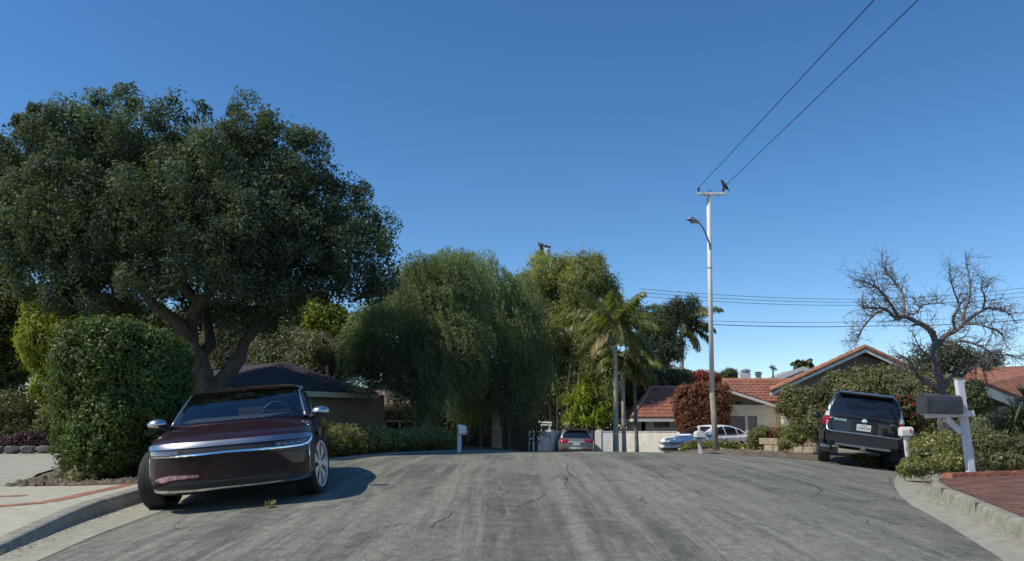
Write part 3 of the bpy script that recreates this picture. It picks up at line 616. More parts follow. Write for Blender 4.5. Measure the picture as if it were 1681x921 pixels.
# ---------------------------------------------------------------- vehicles (local axes: +X forward, +Y left, nose at x=0)
def carpaint(name,col,metal=.3,rough=.3): 
    m=mat(name,col,rough,metal=metal,coat=.8,spec=.3); return m
M_tyre=mat('tyre_rubber',(.022,.022,.024),.85,var=.2,scale=20)
M_cglass=mat('dark_car_glass',(.010,.013,.018),.03,spec=.9)
M_chrome=mat('chrome',(.80,.81,.83),.12,metal=1)
M_alu=mat('satin_aluminium',(.60,.62,.64),.28,metal=1)
M_plas=mat('black_plastic',(.018,.018,.02),.5)
M_liner=mat('wheel_liner',(.008,.008,.008),.9)
M_redl=mat('red_lamp',(.30,.010,.014),.12,coat=.6); M_clear=mat('clear_lamp',(.70,.66,.64),.15,coat=.6); M_plate=mat('number_plate_white',(.62,.62,.60),.4)
M_pmark=mat('plate_marks',(.22,.16,.22),.5)
def meshbvh(me): return BVHTree.FromPolygons([v.co.copy() for v in me.vertices],[tuple(p.vertices) for p in me.polygons])
def loft(name,secs,mt,parent,sub,warp=None,cuts=None):
    """secs: list of half sections [(x,y,z)...] from centre bottom outward to centre top"""
    n=len(secs[0]); vs=[]; row=[]
    for s in secs:
        r=[]
        for i,p in enumerate(s): r.append(len(vs)); vs.append(p)
        for i in range(n-2,0,-1): r.append(len(vs)); p=s[i]; vs.append((p[0],-p[1],p[2]))
        row.append(r)
    m=len(row[0]); fs=[]
    for a,b in zip(row,row[1:]):
        for k in range(m): fs.append((a[k],a[(k+1)%m],b[(k+1)%m],b[k]))
    for r,fl in ((row[0],1),(row[-1],0)):
        for i in range(n-1):
            L1,L2=r[i],r[i+1]; R1=r[(m-i)%m]; R2=r[m-i-1]
            q=[L1,L2,R2,R1]; q=[v for j,v in enumerate(q) if v not in q[:j]]
            fs.append(tuple(q if fl else q[::-1]))
    me=bpy.data.meshes.new(name); me.from_pydata(vs,[],fs); bm=bmesh.new(); bm.from_mesh(me); bmesh.ops.recalc_face_normals(bm,faces=bm.faces); bm.to_mesh(me); bm.free()
    o=bpy.data.objects.new(name,me); COL.objects.link(o); md=o.modifiers.new('s','SUBSURF'); md.levels=sub; md.render_levels=sub
    dg=bpy.context.evaluated_depsgraph_get(); dg.update(); me2=bpy.data.meshes.new_from_object(o.evaluated_get(dg))
    if warp:
        for v in me2.vertices: v.co=warp(v.co)
    me2.materials.clear(); me2.materials.append(mt); o.modifiers.clear(); o.data=me2; bpy.data.meshes.remove(me)
    full=meshbvh(me2)
    if cuts:
        me2.materials.append(M_liner)
        cb=MB()
        for (cx,cz,r,y0,y1) in cuts:
            for sgn in (1,-1): cb.lathe((cx,0,cz),[(r,sgn*y0),(r,sgn*y1)],axis='y',n=40)
        co=recalc(cb.build('cutter',M_liner)); co.data.polygons.foreach_set('material_index',[0]*len(co.data.polygons))
        b=o.modifiers.new('b','BOOLEAN'); b.object=co; b.operation='DIFFERENCE'; b.solver='EXACT'
        try: b.material_mode='TRANSFER'
        except Exception: pass
        dg.update(); dg=bpy.context.evaluated_depsgraph_get(); me3=bpy.data.meshes.new_from_object(o.evaluated_get(dg)); o.modifiers.clear(); o.data=me3; bpy.data.objects.remove(co)
    o.data.name=name; o.data.shade_smooth(); o.data.set_sharp_from_angle(angle=R(35))
    o.parent=parent; o.name=name; return o,full
class Shell:
    def __init__(s,*b): s.b=b
    def hit(s,o,d):
        best=None
        for b in s.b:
            h=b.ray_cast(Vector(o),Vector(d))
            if h[0] is not None and (best is None or h[3]<best[3]): best=h
        return best
def wrap(S,side,cols,name,mt,parent,off=.005,du=.03,rows=5,th=.012):
    us=[];
    for (a,a0,a1),(b,b0,b1) in zip(cols,cols[1:]):
        k=max(1,int(abs(b-a)/du))
        for i in range(k): t=i/k; us.append((a+(b-a)*t,a0+(b0-a0)*t,a1+(b1-a1)*t))
    us.append(cols[-1]); gr=[]; last=None
    O={'F':lambda u,v:((3,u,v),(-1,0,0)),'B':lambda u,v:((-9,u,v),(1,0,0)),'L':lambda u,v:((u,3,v),(0,-1,0)),'R':lambda u,v:((u,-3,v),(0,1,0)),'T':lambda u,v:((u,v,4),(0,0,-1))}[side]
    for (u,v0,v1) in us:
        r=[]
        for j in range(rows+1):
            o,d=O(u,v0+(v1-v0)*j/rows); h=s_h=S.hit(o,d)
            if h is None:
                if last is None: continue
                q,nn=last
            else: q,nn=h[0],h[1]; nn=nn if nn.dot(Vector(d))<0 else -nn; last=(q,nn)
            r.append((q,nn))
        if len(r)==rows+1: gr.append(r)
    if len(gr)<2: return None
    # smooth the normals a little
    vs=[];fs=[]; nr=rows+1
    for i,r in enumerate(gr):
        for j,(q,nn) in enumerate(r):
            a=nn.copy()
            for (ii,jj) in ((i-1,j),(i+1,j),(i,j-1),(i,j+1)):
                if 0<=ii<len(gr) and 0<=jj<nr: a+=gr[ii][jj][1]
            vs.append(q+a.normalized()*off)
    for i in range(len(gr)-1):
        for j in range(rows): k=i*nr+j; fs.append((k,k+nr,k+nr+1,k+1))
    border=[j for j in range(nr)]+[i*nr+nr-1 for i in range(1,len(gr))]+[(len(gr)-1)*nr+j for j in range(nr-2,-1,-1)]+[i*nr for i in range(len(gr)-2,0,-1)]
    k0=len(vs)
    for b in border: i,j=divmod(b,nr); vs.append(Vector(vs[b])-gr[i][j][1]*th)
    L=len(border)
    for i in range(L): fs.append((border[i],border[(i+1)%L],k0+(i+1)%L,k0+i))
    o=MB().add(vs,fs).build(name,mt,parent,world=False); recalc(o); o.data.shade_smooth(); o.data.set_sharp_from_angle(angle=R(40)); return o
def bodysec(x,zb,zs,zc,w): 
    return [(x,0,zb),(x,.5*w,zb),(x,.86*w,zb),(x,.975*w,zb+.07),(x,w,zb+(zs-zb)*.45),(x,.99*w,zs-.09),(x,.945*w,zs-.005),(x,.80*w,zs+(zc-zs)*.45+.01),(x,.45*w,zc-.008),(x,0,zc)]
def cabsec(x,zb,wb,zt,wt,sq=0):
    if sq: return [(x,0,zb-.06),(x,wb*.6,zb-.06),(x,wb,zb-.05),(x,wb*.99,zb+(zt-zb)*.08),(x,(wb+wt)/2+.006,(zb+zt)/2),(x,wt+.012,zt-(zt-zb)*.10),(x,wt-.03,zt-.006),(x,wt*.6,zt+.008),(x,0,zt+.012)]
    return [(x,0,zb-.06),(x,wb*.6,zb-.06),(x,wb,zb-.05),(x,wb*.99,zb+(zt-zb)*.08),(x,(wb+wt)/2+.012,(zb+zt)/2),(x,wt+.015,zt-(zt-zb)*.13),(x,wt-.05,zt-.012),(x,wt*.6,zt+.012),(x,0,zt+.02)]
def wheel(parent,c,r,wd,side,steer,rimmat,darkmat,spokes,kind,name='wheel'):
    m=Matrix.Rotation(steer,3,'Z'); q=.215 if r<.36 else .24
    ri=r*(.77 if kind=='petal' else .70 if kind!='suv' else .60); y=wd/2
    tp=[(ri,-y*.9),(r*.93,-y),(r*.985,-y*.86),(r,-y*.62),(r,-y*.3),(r*.992,-y*.28),(r*.992,-y*.24),(r,-y*.22),(r,y*.22),(r*.992,y*.24),(r*.992,y*.28),(r,y*.3),(r,y*.62),(r*.985,y*.86),(r*.93,y),(ri,y*.9),(ri,-y*.9)]
    w=MB().lathe(c,tp,axis='y',n=48,m=m,cap=False).build(name,M_tyre,parent,world=False,smooth=True); w.data.set_sharp_from_angle(angle=R(40))
    mb=MB(); s=side
    mb.lathe(c,[(ri*1.0,s*y*.93),(ri*1.02,s*y*.99),(ri*.95,s*y*.97),(ri*.92,s*y*.5)],axis='y',n=48,m=m,mi=0,cap=False)
    mb.lathe(c,[(ri*.99,s*y*.45),(ri*.2,s*y*.45),(0,s*y*.46)],axis='y',n=36,m=m,mi=1,cap=False)
    mb.lathe(c,[(ri*.995,-y*.85),(ri*.995,s*y*.9)] if s>0 else [(ri*.995,y*.85),(ri*.995,-y*.9)],axis='y',n=36,m=m,mi=1,cap=False)
    for k in range(spokes):
        a=2*math.pi*(k+.5)/spokes; ca,sa=math.cos(a),math.sin(a); da=(.66 if kind=='petal' else .16)*2.2*math.pi/spokes*.5
        def pt(rr,aa,yy): return Vector(c)+m@Vector((rr*math.cos(aa),yy,rr*math.sin(aa)))
        i0=ri*.10;o0=ri*.96; wi=.10 if kind!='petal' else .16
        V=[]
        for yy in (s*y*.60,s*y*.86):
            V+=[pt(i0,a-.5,yy),pt(ri*.55,a-da*.75,yy),pt(o0,a-da,yy),pt(o0,a+da,yy),pt(ri*.55,a+da*.75,yy),pt(i0,a+.5,yy)]
        mb.add(V,[(0,1,2,3,4,5),(11,10,9,8,7,6)]+[(i,(i+1)%6,6+(i+1)%6,6+i) for i in range(6)],0)
    mb.lathe(c,[(ri*.2,s*y*.5),(ri*.2,s*y*.88),(ri*.14,s*y*.93),(0,s*y*.94)],axis='y',n=20,m=m,mi=0)
    o=recalc(mb.build('rim',[rimmat,darkmat],w,world=False)); return w
def place(root,front,hd,roll=0,dz=0,wb=3.0):
    """front=(x,y) of the nose (or the tail when hd points away is given by caller); hd heading unit; follow the road surface"""
    h=Vector((hd[0],hd[1])).normalized(); c=Vector(front)-h*2.4
    f=c+h*1.4; b=c-h*1.4; s=Vector((-h.y,h.x))*.8
    zf=(road(*(f+s))+road(*(f-s)))/2; zb=(road(*(b+s))+road(*(b-s)))/2
    zl=(road(*(f+s))+road(*(b+s)))/2; zr=(road(*(f-s))+road(*(b-s)))/2
    fw=Vector((h.x,h.y,(zf-zb)/2.8)).normalized(); lf=Vector((s.x,s.y,(zl-zr)/2)).normalized(); up=fw.cross(lf).normalized(); lf=up.cross(fw)
    m=Matrix((fw,lf,up)).transposed()@Matrix.Rotation(roll,3,'X')
    zc=(zf+zb)/2; o=Vector((c.x,c.y,zc+dz))+fw*2.4
    root.location=o; root.rotation_euler=m.to_euler()
def mirror(parent,c,s,body,glassy=None,sz=(.11,.13,.075)):
    bm=bmesh.new(); bmesh.ops.create_uvsphere(bm,u_segments=20,v_segments=12,radius=1); mb=MB()
    vs=[]
    for v in bm.verts:
        k=v.co; vs.append((c[0]+k.x*sz[0]*(1 if k.x>0 else .45),c[1]+s*(k.y*sz[1]),c[2]+k.z*sz[2]*(1 if k.z>0 else .8)))
    mb.add(vs,[[v.index for v in f.verts] for f in bm.faces]); bm.free()
    o=mb.build('wing_mirror',body,parent,world=False,smooth=True)
    st=MB().tube([(c[0]-.02,c[1]-s*sz[1]*.6,c[2]-sz[2]*.6),(c[0]-.04,c[1]-s*(sz[1]+.10),c[2]-sz[2]*1.3)],[.035,.05],8).build('mirror_stalk',M_plas,o,world=False)
    return o
def text(body,size,mt,parent,mtx,name='badge',ext=.004):
    cu=bpy.data.curves.new(name,'FONT'); cu.body=body; cu.size=size; cu.extrude=ext; cu.align_x='CENTER'; cu.align_y='CENTER'
    o=bpy.data.objects.new(name,cu); COL.objects.link(o); dg=bpy.context.evaluated_depsgraph_get(); dg.update(); me=bpy.data.meshes.new_from_object(o.evaluated_get(dg)); bpy.data.objects.remove(o)
    me.transform(mtx); me.materials.clear(); me.materials.append(mt); return link(name,me,parent,False)
def sym(cols): return [(-u,a,b) for u,a,b in cols[::-1] if u>1e-6]+cols
def tintglass():
    m=bpy.data.materials.new('tinted_glass'); m.use_nodes=True; n=m.node_tree.nodes; l=m.node_tree.links; n.remove(n['Principled BSDF'])
    tr=n.new('ShaderNodeBsdfTransparent'); tr.inputs[0].default_value=(.80,.85,.86,1); gl=n.new('ShaderNodeBsdfGlossy'); gl.inputs['Roughness'].default_value=.02; gl.inputs[0].default_value=(.9,.95,1,1)
    fr=n.new('ShaderNodeFresnel'); fr.inputs[0].default_value=1.45; mx=n.new('ShaderNodeMixShader'); l.new(fr.outputs[0],mx.inputs[0]); l.new(tr.outputs[0],mx.inputs[1]); l.new(gl.outputs[0],mx.inputs[2]); l.new(mx.outputs[0],n['Material Output'].inputs[0]); return m
M_tint=tintglass()
def cuthole(o,test):
    bm=bmesh.new(); bm.from_mesh(o.data); bm.normal_update(); f=[q for q in bm.faces if test(q.calc_center_median(),q.normal)]; bmesh.ops.delete(bm,geom=f,context='FACES'); bm.to_mesh(o.data); bm.free()
# ---- maroon sedan
C1=thing('parked_sedan','glossy dark maroon sedan with silver light bar parked at the left kerb','car')
M_mar=mat('maroon_paint',(.019,.003,.006),.42,spec=.2,coat=.5)
ST=[(0,.33,.60,.63,.72),(-.03,.26,.70,.735,.80),(-.10,.215,.755,.815,.86),(-.30,.19,.80,.875,.905),(-.60,.18,.83,.915,.94),(-1.0,.17,.86,.945,.965),(-1.6,.17,.90,.97,.97),(-2.6,.17,.93,.99,.97),(-3.7,.17,.95,1.0,.965),(-4.35,.20,.96,1.04,.94),(-4.75,.27,.95,1.04,.90),(-4.90,.36,.90,1.0,.85),(-4.97,.46,.82,.92,.78)]
def wl(co):
    f=max(0,min(1,1+co.x/1.3)); b=max(0,min(1,(-3.9-co.x)/1.0)); u=min(1.1,abs(co.y)/.97)
    return Vector((co.x-.42*f*f*u**3.2+.28*b*b*u**3,co.y,co.z))
body,bv=loft('body',[bodysec(*s) for s in ST],M_mar,C1,3,wl,[(-.93,.355,.405,.66,1.2),(-3.89,.355,.405,.66,1.2)])
CT=[(-1.05,.92,.84,.93,.82),(-1.2,.92,.86,.985,.82),(-1.65,.92,.885,1.18,.78),(-2.2,.92,.89,1.355,.735),(-2.75,.92,.89,1.40,.715),(-3.4,.92,.89,1.385,.70),(-4.0,.94,.87,1.28,.70),(-4.5,.97,.82,1.10,.72),(-4.7,.98,.78,1.03,.72)]
def wc(co):
    f=max(0,min(1,(co.x+2.7)/1.5)); u=min(1,abs(co.y)/.85); return Vector((co.x-.26*f*u**2.2,co.y,co.z))
cab,cv=loft('roof',[cabsec(*s,sq=1) for s in CT],M_mar,C1,3,wc); S=Shell(bv,cv)
def onfront(z,y=0): return S.hit((3,y,z),(-1,0,0))
wrap(S,'F',sym([(0,.965,1.350),(.4,.958,1.343),(.60,.95,1.325),(.665,.948,1.305),(.70,.945,1.17),(.735,.94,1.05),(.765,.94,.955)]),'windscreen',M_tint,C1,off=.006,rows=16,th=.003)
wrap(S,'T',[(-2.46,-.60,.60),(-2.6,-.61,.61),(-3.42,-.60,.60)],'glass_roof',M_cglass,C1,off=.006,rows=18,du=.1)
wrap(S,'T',[(-3.50,-.60,.60),(-3.9,-.60,.60),(-4.4,-.62,.62)],'rear_window',M_tint,C1,off=.006,rows=18,du=.1,th=.003)
cuthole(cab,lambda c,n:(n.x>.12 and c.x>-2.5 and abs(c.y)<.73-.02 and c.z>.955 and c.z<1.345) or (-4.35<c.x<-3.55 and n.z>.3 and abs(c.y)<.58) or c.z<.93)
M_seat=mat('dark_leather',(.035,.033,.035),.6); M_dash=mat('dashboard_grey',(.05,.05,.055),.6)
for y in (.40,-.40):
    q=MB().box((-2.72,y,1.02),(.14,.46,.34),(0,R(-14),0),bev=.06).build('seat_back',M_seat,C1,world=False); MB().box((-2.80,y,1.235),(.10,.24,.14),(0,R(-8),0),bev=.045).build('headrest',M_seat,q,world=False)
MB().box((-3.72,0,1.0),(.16,1.25,.24),(0,R(-16),0),bev=.06).build('rear_seat_back',M_seat,C1,world=False)
for y in (.42,-.42): MB().box((-3.80,y,1.13),(.09,.22,.10),(0,R(-8),0),bev=.035).build('headrest',M_seat,C1,world=False)
MB().box((-1.55,0,.965),(.62,1.36,.05),(0,R(4),0),bev=.02).box((-1.86,.40,1.0),(.10,.42,.09),(0,R(12),0),bev=.035).build('dashboard',M_dash,C1,world=False)
pts=[Vector((-1.98,.40,1.0))+Matrix.Rotation(R(-22),3,'Y')@Vector((0,.175*math.cos(a),.165*math.sin(a))) for a in np.linspace(0,2*math.pi,25)]; MB().tube(pts,.015,8,cap=False).build('steering_wheel',M_plas,C1,world=False)
MB().box((-1.99,0,1.275),(.02,.22,.06),bev=.015).tube([(-1.99,0,1.30),(-1.90,0,1.335)],.010,6).build('interior_mirror',M_plas,C1,world=False)
for sd in 'LR': 
    g=wrap(S,sd,[(-1.75,.985,1.05),(-2.1,.985,1.22),(-2.6,.985,1.325),(-3.2,.985,1.325),(-3.9,1.0,1.22),(-4.25,1.02,1.08)],'side_window',M_cglass,C1,off=.006)
# bright roof rail line beside the screen
for s in (1,-1):
    pts=[]
    for t in np.linspace(0,1,9):
        h=S.hit((3,s*(.80-.10*t),.955+.345*t),(-1,0,0)); pts.append(h[0]+Vector((.004,0,0)))
    x=pts[-1].x-.12
    while x>-4.2:
        zt=tab([(-4.0,1.28),(-3.4,1.385),(-2.75,1.40),(-2.2,1.355)],x)
        h=S.hit((x,s*3,zt-.05),(0,-s,0))
        if h: pts.append(h[0]+Vector((0,s*.002,0)))
        x-=.12
    MB().tube(pts,.014,6).build('roof_rail',M_alu,C1,world=False,smooth=True)
# light bar: satin metal blade over a dark slot, thin bright lip that hooks up at the ends
wrap(S,'F',sym([(0,.712,.764),(.35,.712,.765),(.60,.711,.765),(.74,.710,.762),(.84,.712,.757),(.875,.718,.748)]),'light_bar',mat('brushed_aluminium',(.36,.38,.41),.34,metal=1),C1,off=.016,rows=6,th=.03,du=.025)
wrap(S,'F',sym([(0,.650,.712),(.4,.644,.712),(.6,.640,.711),(.80,.645,.710),(.86,.665,.712)]),'grille_slot',M_plas,C1,off=.006,rows=4,du=.025)
wrap(S,'F',sym([(0,.634,.652),(.4,.628,.646),(.6,.624,.641),(.78,.626,.643),(.84,.640,.660),(.875,.675,.705),(.885,.70,.74)]),'grille_lip',M_chrome,C1,off=.012,rows=3,th=.02,du=.02)
for s in (1,-1):
    cols=[(s*.50,.652,.692),(s*.62,.648,.697),(s*.80,.655,.700),(s*.83,.665,.702)]
    if s<0: cols=cols[::-1]
    hl=wrap(S,'F',cols,'headlight',mat('lamp_lens',(.10,.10,.11),.05,coat=1) if s>0 else bpy.data.materials['lamp_lens'],C1,off=.012,rows=4)
    for k in range(4):
        y=s*(.54+.07*k); h=S.hit((3,y,.672),(-1,0,0)); MB().lathe(h[0]+Vector((.006,0,0)),[(.011,0),(.010,.006),(0,.008)],axis='x',n=10).build('lamp_cell',M_alu,hl,world=False)
    cols=[(s*.865,.36,.60),(s*.885,.35,.61),(s*.90,.36,.60)]
    if s<0: cols=cols[::-1]
    wrap(S,'F',cols,'air_curtain',M_plas,C1,off=.006,rows=8,du=.01)
    h0=[]
    for z in np.arange(.35,.62,.03):
        h=S.hit((3,s*.858,z),(-1,0,0)); h0.append(h[0]+Vector((.008,0,0)))
    MB().tube(h0,.007,6).build('air_curtain_trim',M_chrome,C1,world=False)
# lower intake, splitter line, small sensors, plate scar
wrap(S,'F',sym([(0,.285,.350),(.30,.285,.362),(.60,.285,.350),(.74,.288,.315),(.80,.292,.298)]),'lower_intake',M_plas,C1,off=.006,rows=6)
for z in (.30,.318,.336):
    wrap(S,'F',sym([(0,z,z+.006),(.60,z,z+.006)]),'intake_slat',mat('intake_slat',(.05,.05,.055),.4) if z==.30 else bpy.data.materials['intake_slat'],C1,off=.012,rows=1)
wrap(S,'F',sym([(0,.252,.278),(.4,.252,.277),(.78,.256,.280),(.86,.264,.292)]),'bumper_trim',M_chrome,C1,off=.014,rows=3,th=.02)
wrap(S,'F',[(-.05,.372,.392),(.05,.372,.392)],'front_sensor',M_plas,C1,off=.008,rows=2)
# pinkish reflection painted as a pale patch on the lower left of the bumper
wrap(S,'F',[(-.78,.38,.40),(-.70,.36,.42),(-.60,.385,.435),(-.48,.39,.43),(-.36,.395,.425),(-.30,.40,.42)],'bumper_reflection',mat('pink_reflection',(.42,.22,.24),.25,coat=.6,var=.5,scale=14),C1,off=.0055,rows=4)
# interior seen faintly: bright strip of the rear window line
for s in (1,-1):
    mirror(C1,(-1.62,s*1.05,1.03),s,M_mar,sz=(.12,.125,.07)) if False else None
for s in (1,-1):
    o=mirror(C1,(-1.42,s*.985,.985),s,M_alu,sz=(.11,.115,.07)); 
    MB().box((-1.42,s*.985,.94),(.14,.19,.035),bev=.014).build('mirror_base',M_plas,o,world=False)
for x,st in ((-.93,R(-15)),(-3.89,0)):
    for s in (1,-1): wheel(C1,(x,s*.855,.355),.355,.25,s,st,mat('rim_silver',(.66,.66,.66),.3,metal=.8) if not 'rim_silver' in bpy.data.materials else bpy.data.materials['rim_silver'],M_plas,7,'petal')
for s in (1,-1):
    h=[S.hit((x,s*(.68+.10*(-x-.2)),4),(0,0,-1))[0] for x in np.arange(-.25,-1.0,-.06)]; MB().tube(h,.0045,4).build('bonnet_seam',M_liner,C1,world=False)
    h=[S.hit((3,s*y,.60-.02*y),(-1,0,0))[0]+Vector((.001,0,0)) for y in np.arange(0,.84,.05)]; MB().tube(h,.0035,4).build('bumper_seam',M_liner,C1,world=False)
place(C1,(-3.06,8.78),(.215,-.977),roll=R(.6),dz=-.01)
# ---- black off-roader seen from behind
C2=thing('parked_suv','black off-road vehicle parked on the steep right kerb seen from behind','car')
M_bp=carpaint('black_paint',(.012,.013,.014),.2,.35)
ST=[(0,.60,.82,.86,.80),(-.10,.50,.95,.99,.86),(-.5,.46,1.02,1.08,.92),(-1.3,.46,1.08,1.14,.94),(-2.6,.46,1.10,1.13,.94),(-4.2,.46,1.12,1.15,.94),(-4.62,.50,1.12,1.16,.935),(-4.74,.56,1.10,1.14,.90),(-4.80,.64,1.04,1.08,.85)]
def wsq(a,b,L,k=.16):
    def f(co):
        fr=max(0,min(1,1+co.x/a)); bb=max(0,min(1,(co.x+L-b)/-b)); u=min(1.1,abs(co.y)/.93)
        return Vector((co.x-.25*fr*fr*u**3+k*bb*bb*u**3,co.y,co.z))
    return f
body,bv=loft('body',[bodysec(*s) for s in ST],M_bp,C2,3,wsq(1.0,.8,4.8),[(-.85,.39,.46,.62,1.2),(-3.64,.39,.46,.62,1.2)])
CT=[(-1.30,1.10,.80,1.12,.78),(-1.5,1.10,.84,1.22,.78),(-2.15,1.10,.86,1.66,.72),(-2.8,1.10,.87,1.77,.71),(-3.8,1.11,.87,1.78,.70),(-4.35,1.11,.87,1.755,.69),(-4.52,1.11,.87,1.68,.70),(-4.64,1.11,.865,1.40,.78),(-4.70,1.11,.85,1.16,.83)]
cab,cv=loft('roof',[cabsec(*s) for s in CT],M_bp,C2,3,wsq(.5,.8,4.8,.14)); S=Shell(bv,cv)
wrap(S,'B',sym([(0,1.215,1.655),(.45,1.215,1.65),(.60,1.215,1.63),(.66,1.215,1.55),(.725,1.22,1.32),(.735,1.225,1.25)]),'rear_window',M_cglass,C2,off=.006,rows=10)
wrap(S,'F',sym([(0,1.17,1.62),(.6,1.17,1.60),(.70,1.17,1.3)]),'windscreen',M_cglass,C2,off=.006,rows=8)
for sd in 'LR': wrap(S,sd,[(-1.85,1.17,1.25),(-2.2,1.17,1.58),(-2.7,1.17,1.66),(-3.9,1.18,1.66),(-4.30,1.19,1.60),(-4.42,1.20,1.30)],'side_window',M_cglass,C2,off=.006,rows=6)
MB().box((-4.48,0,1.725),(.30,1.22,.045),(0,R(-9),0),bev=.02).build('rear_spoiler',mat('dark_grey_paint',(.028,.030,.032),.35,coat=.5),C2,world=False)
MB().box((-4.675,0,1.706),(.03,.34,.028),(0,R(-9),0),bev=.008).build('high_brake_light',mat('dark_red_lamp',(.10,.008,.008),.2),C2,world=False)
for s in (1,-1):
    MB().tube([(-2.4,s*.60,1.80),(-2.6,s*.60,1.83),(-4.0,s*.60,1.83),(-4.2,s*.60,1.79)],.018,8).build('roof_rail',M_plas,C2,world=False)
    # pillar highlight put in as a bright metal strip; tail lamps
    cols=[(s*.765,1.22,1.50),(s*.80,1.20,1.40)]; cols=cols if s>0 else cols[::-1]
    wrap(S,'B',cols,'pillar_highlight',M_alu,C2,off=.010,rows=8,du=.01) if s<0 else wrap(S,'B',cols,'pillar_highlight',M_alu,C2,off=.010,rows=8,du=.01)
    cols=[(s*.76,.90,1.10),(s*.82,.90,1.12),(s*.90,.92,1.10)]; cols=cols if s>0 else cols[::-1]
    wrap(S,'B',cols,'taillight',M_redl,C2,off=.014,rows=6,du=.02,th=.03)
    cols=[(s*.765,1.11,1.21),(s*.83,1.125,1.23),(s*.89,1.11,1.22)]; cols=cols if s>0 else cols[::-1]
    wrap(S,'B',cols,'reversing_light',M_clear,C2,off=.014,rows=4,du=.02,th=.03)
    o=mirror(C2,(-1.75,s*1.06,1.20),s,M_bp,sz=(.07,.11,.09))
# bumper with silver upper line, tow hitch
bb=MB().box((-4.80,0,.60),(.24,1.62,.30),bev=.07); bb.build('rear_bumper',M_plas,C2,world=False)
for s in (1,-1): MB().box((-4.70,s*.83,.63),(.34,.20,.34),(0,0,s*-.35),bev=.06).build('bumper_corner',M_plas,C2,world=False)
pts=[(-4.90,y,.775) for y in (-.60,0,.60)]; pts=[(-4.82,-.80,1.0),(-4.86,-.80,.85),(-4.925,-.74,.765)]+[(-4.935,y,.762) for y in (-.4,0,.4)]+[(-4.925,.74,.765),(-4.86,.80,.85),(-4.82,.80,1.0)]
pp,rr=wob(pts,[.017]*len(pts),4,0); MB().tube(pp,rr,8).build('bumper_trim',M_alu,C2,world=False,smooth=True)
MB().box((-4.86,0,.48),(.07,1.20,.085),bev=.015).build('tow_bar',mat('grey_steel',(.20,.20,.20),.5,metal=.4),C2,world=False)
MB().box((-4.91,-.02,.44),(.12,.10,.09),bev=.01).box((-4.91,-.02,.385),(.06,.16,.03),bev=.01).build('tow_hitch',bpy.data.materials['grey_steel'],C2,world=False)
MB().box((-4.5,0,.46),(.5,1.1,.16),bev=.05).build('spare_well',M_liner,C2,world=False)
# tailgate seams
for y in (-.70,.70):
    h=[S.hit((-9,y,z),(1,0,0))[0]-Vector((.001,0,0)) for z in np.arange(.80,1.16,.04)]; MB().tube(h,.004,4).build('tailgate_seam',M_liner,C2,world=False)
h=[S.hit((-9,y,1.165),(1,0,0))[0]-Vector((.001,0,0)) for y in np.arange(-.78,.79,.06)]; MB().tube(h,.006,4).build('tailgate_seam',M_plas,C2,world=False)
xr=S.hit((-9,0,.92),(1,0,0))[0].x
MB().box((xr-.004,0,.915),(.03,.52,.22),bev=.01).build('plate_recess',M_plas,C2,world=False)
pl=MB().box((xr-.024,.0,.915),(.012,.31,.155),bev=.004).build('number_plate',M_plate,C2,world=False)
mk=MB()
for k in range(7): 
    y=.115-.038*k; mk.box((xr-.0315,y,.905),(.003,.008,.06)).box((xr-.0315,y-.016,.905),(.003,.006,.06)); mk.box((xr-.0315,y-.008,.905+random.choice((-.027,0,.027))),(.003,.02,.007))
mk.box((xr-.0315,0,.968),(.003,.13,.012)); mk.build('plate_marks',M_pmark,pl,world=False)
MB().box((xr-.02,-.02,1.035),(.03,.56,.025),bev=.008).build('tailgate_handle',M_plas,C2,world=False)
RM=lambda x,y,z: Matrix.Translation((x,y,z))@Matrix(((0,0,-1,0),(-1,0,0,0),(0,1,0,0),(0,0,0,1)))
for bt,y,z,s_ in (('4RUNNER',.50,1.045,.07),('SR5',-.60,1.06,.06),('V6',-.62,.90,.05)):
    hx=S.hit((-9,y,z),(1,0,0))[0].x; text(bt,s_,M_chrome,C2,RM(hx-.012,y,z))
MB().lathe((S.hit((-9,0,1.07),(1,0,0))[0].x-.006,0,1.07),[(.058,-.012),(.058,-.018),(.045,-.02),(.045,-.014),(.02,-.014),(.02,-.019),(.0,-.02)],axis='x',n=24).build('tailgate_emblem',M_chrome,C2,world=False)
MB().tube([(-4.80,-.04,1.175),(-4.82,-.10,1.20),(-4.76,-.30,1.235)],.009,5).tube([(-4.795,.16,1.225),(-4.80,-.40,1.225)],.008,5).build('rear_wiper',M_plas,C2,world=False)
for x in (-.85,-3.64):
    for s in (1,-1): wheel(C2,(x,s*.80,.39),.39,.27,s,0,mat('rim_grey',(.45,.45,.45),.35,metal=.8) if not 'rim_grey' in bpy.data.materials else bpy.data.materials['rim_grey'],M_plas,6,'suv')
for s in (1,-1):
    ml=MB().box((-4.14,s*.80,.42),(.02,.30,.34),(0,R(6),0),bev=.008).build('mud_flap',M_plas,C2,world=False)
    if s>0: MB().box((-4.158,s*.80,.40),(.01,.22,.07),(0,R(6),0),bev=.003).build('flap_plate',M_alu,ml,world=False)
h=Vector((math.sin(R(21)),math.cos(R(21)))); place(C2,Vector((8.12,18.75))+h*4.8,h,roll=R(2.2),dz=.0)
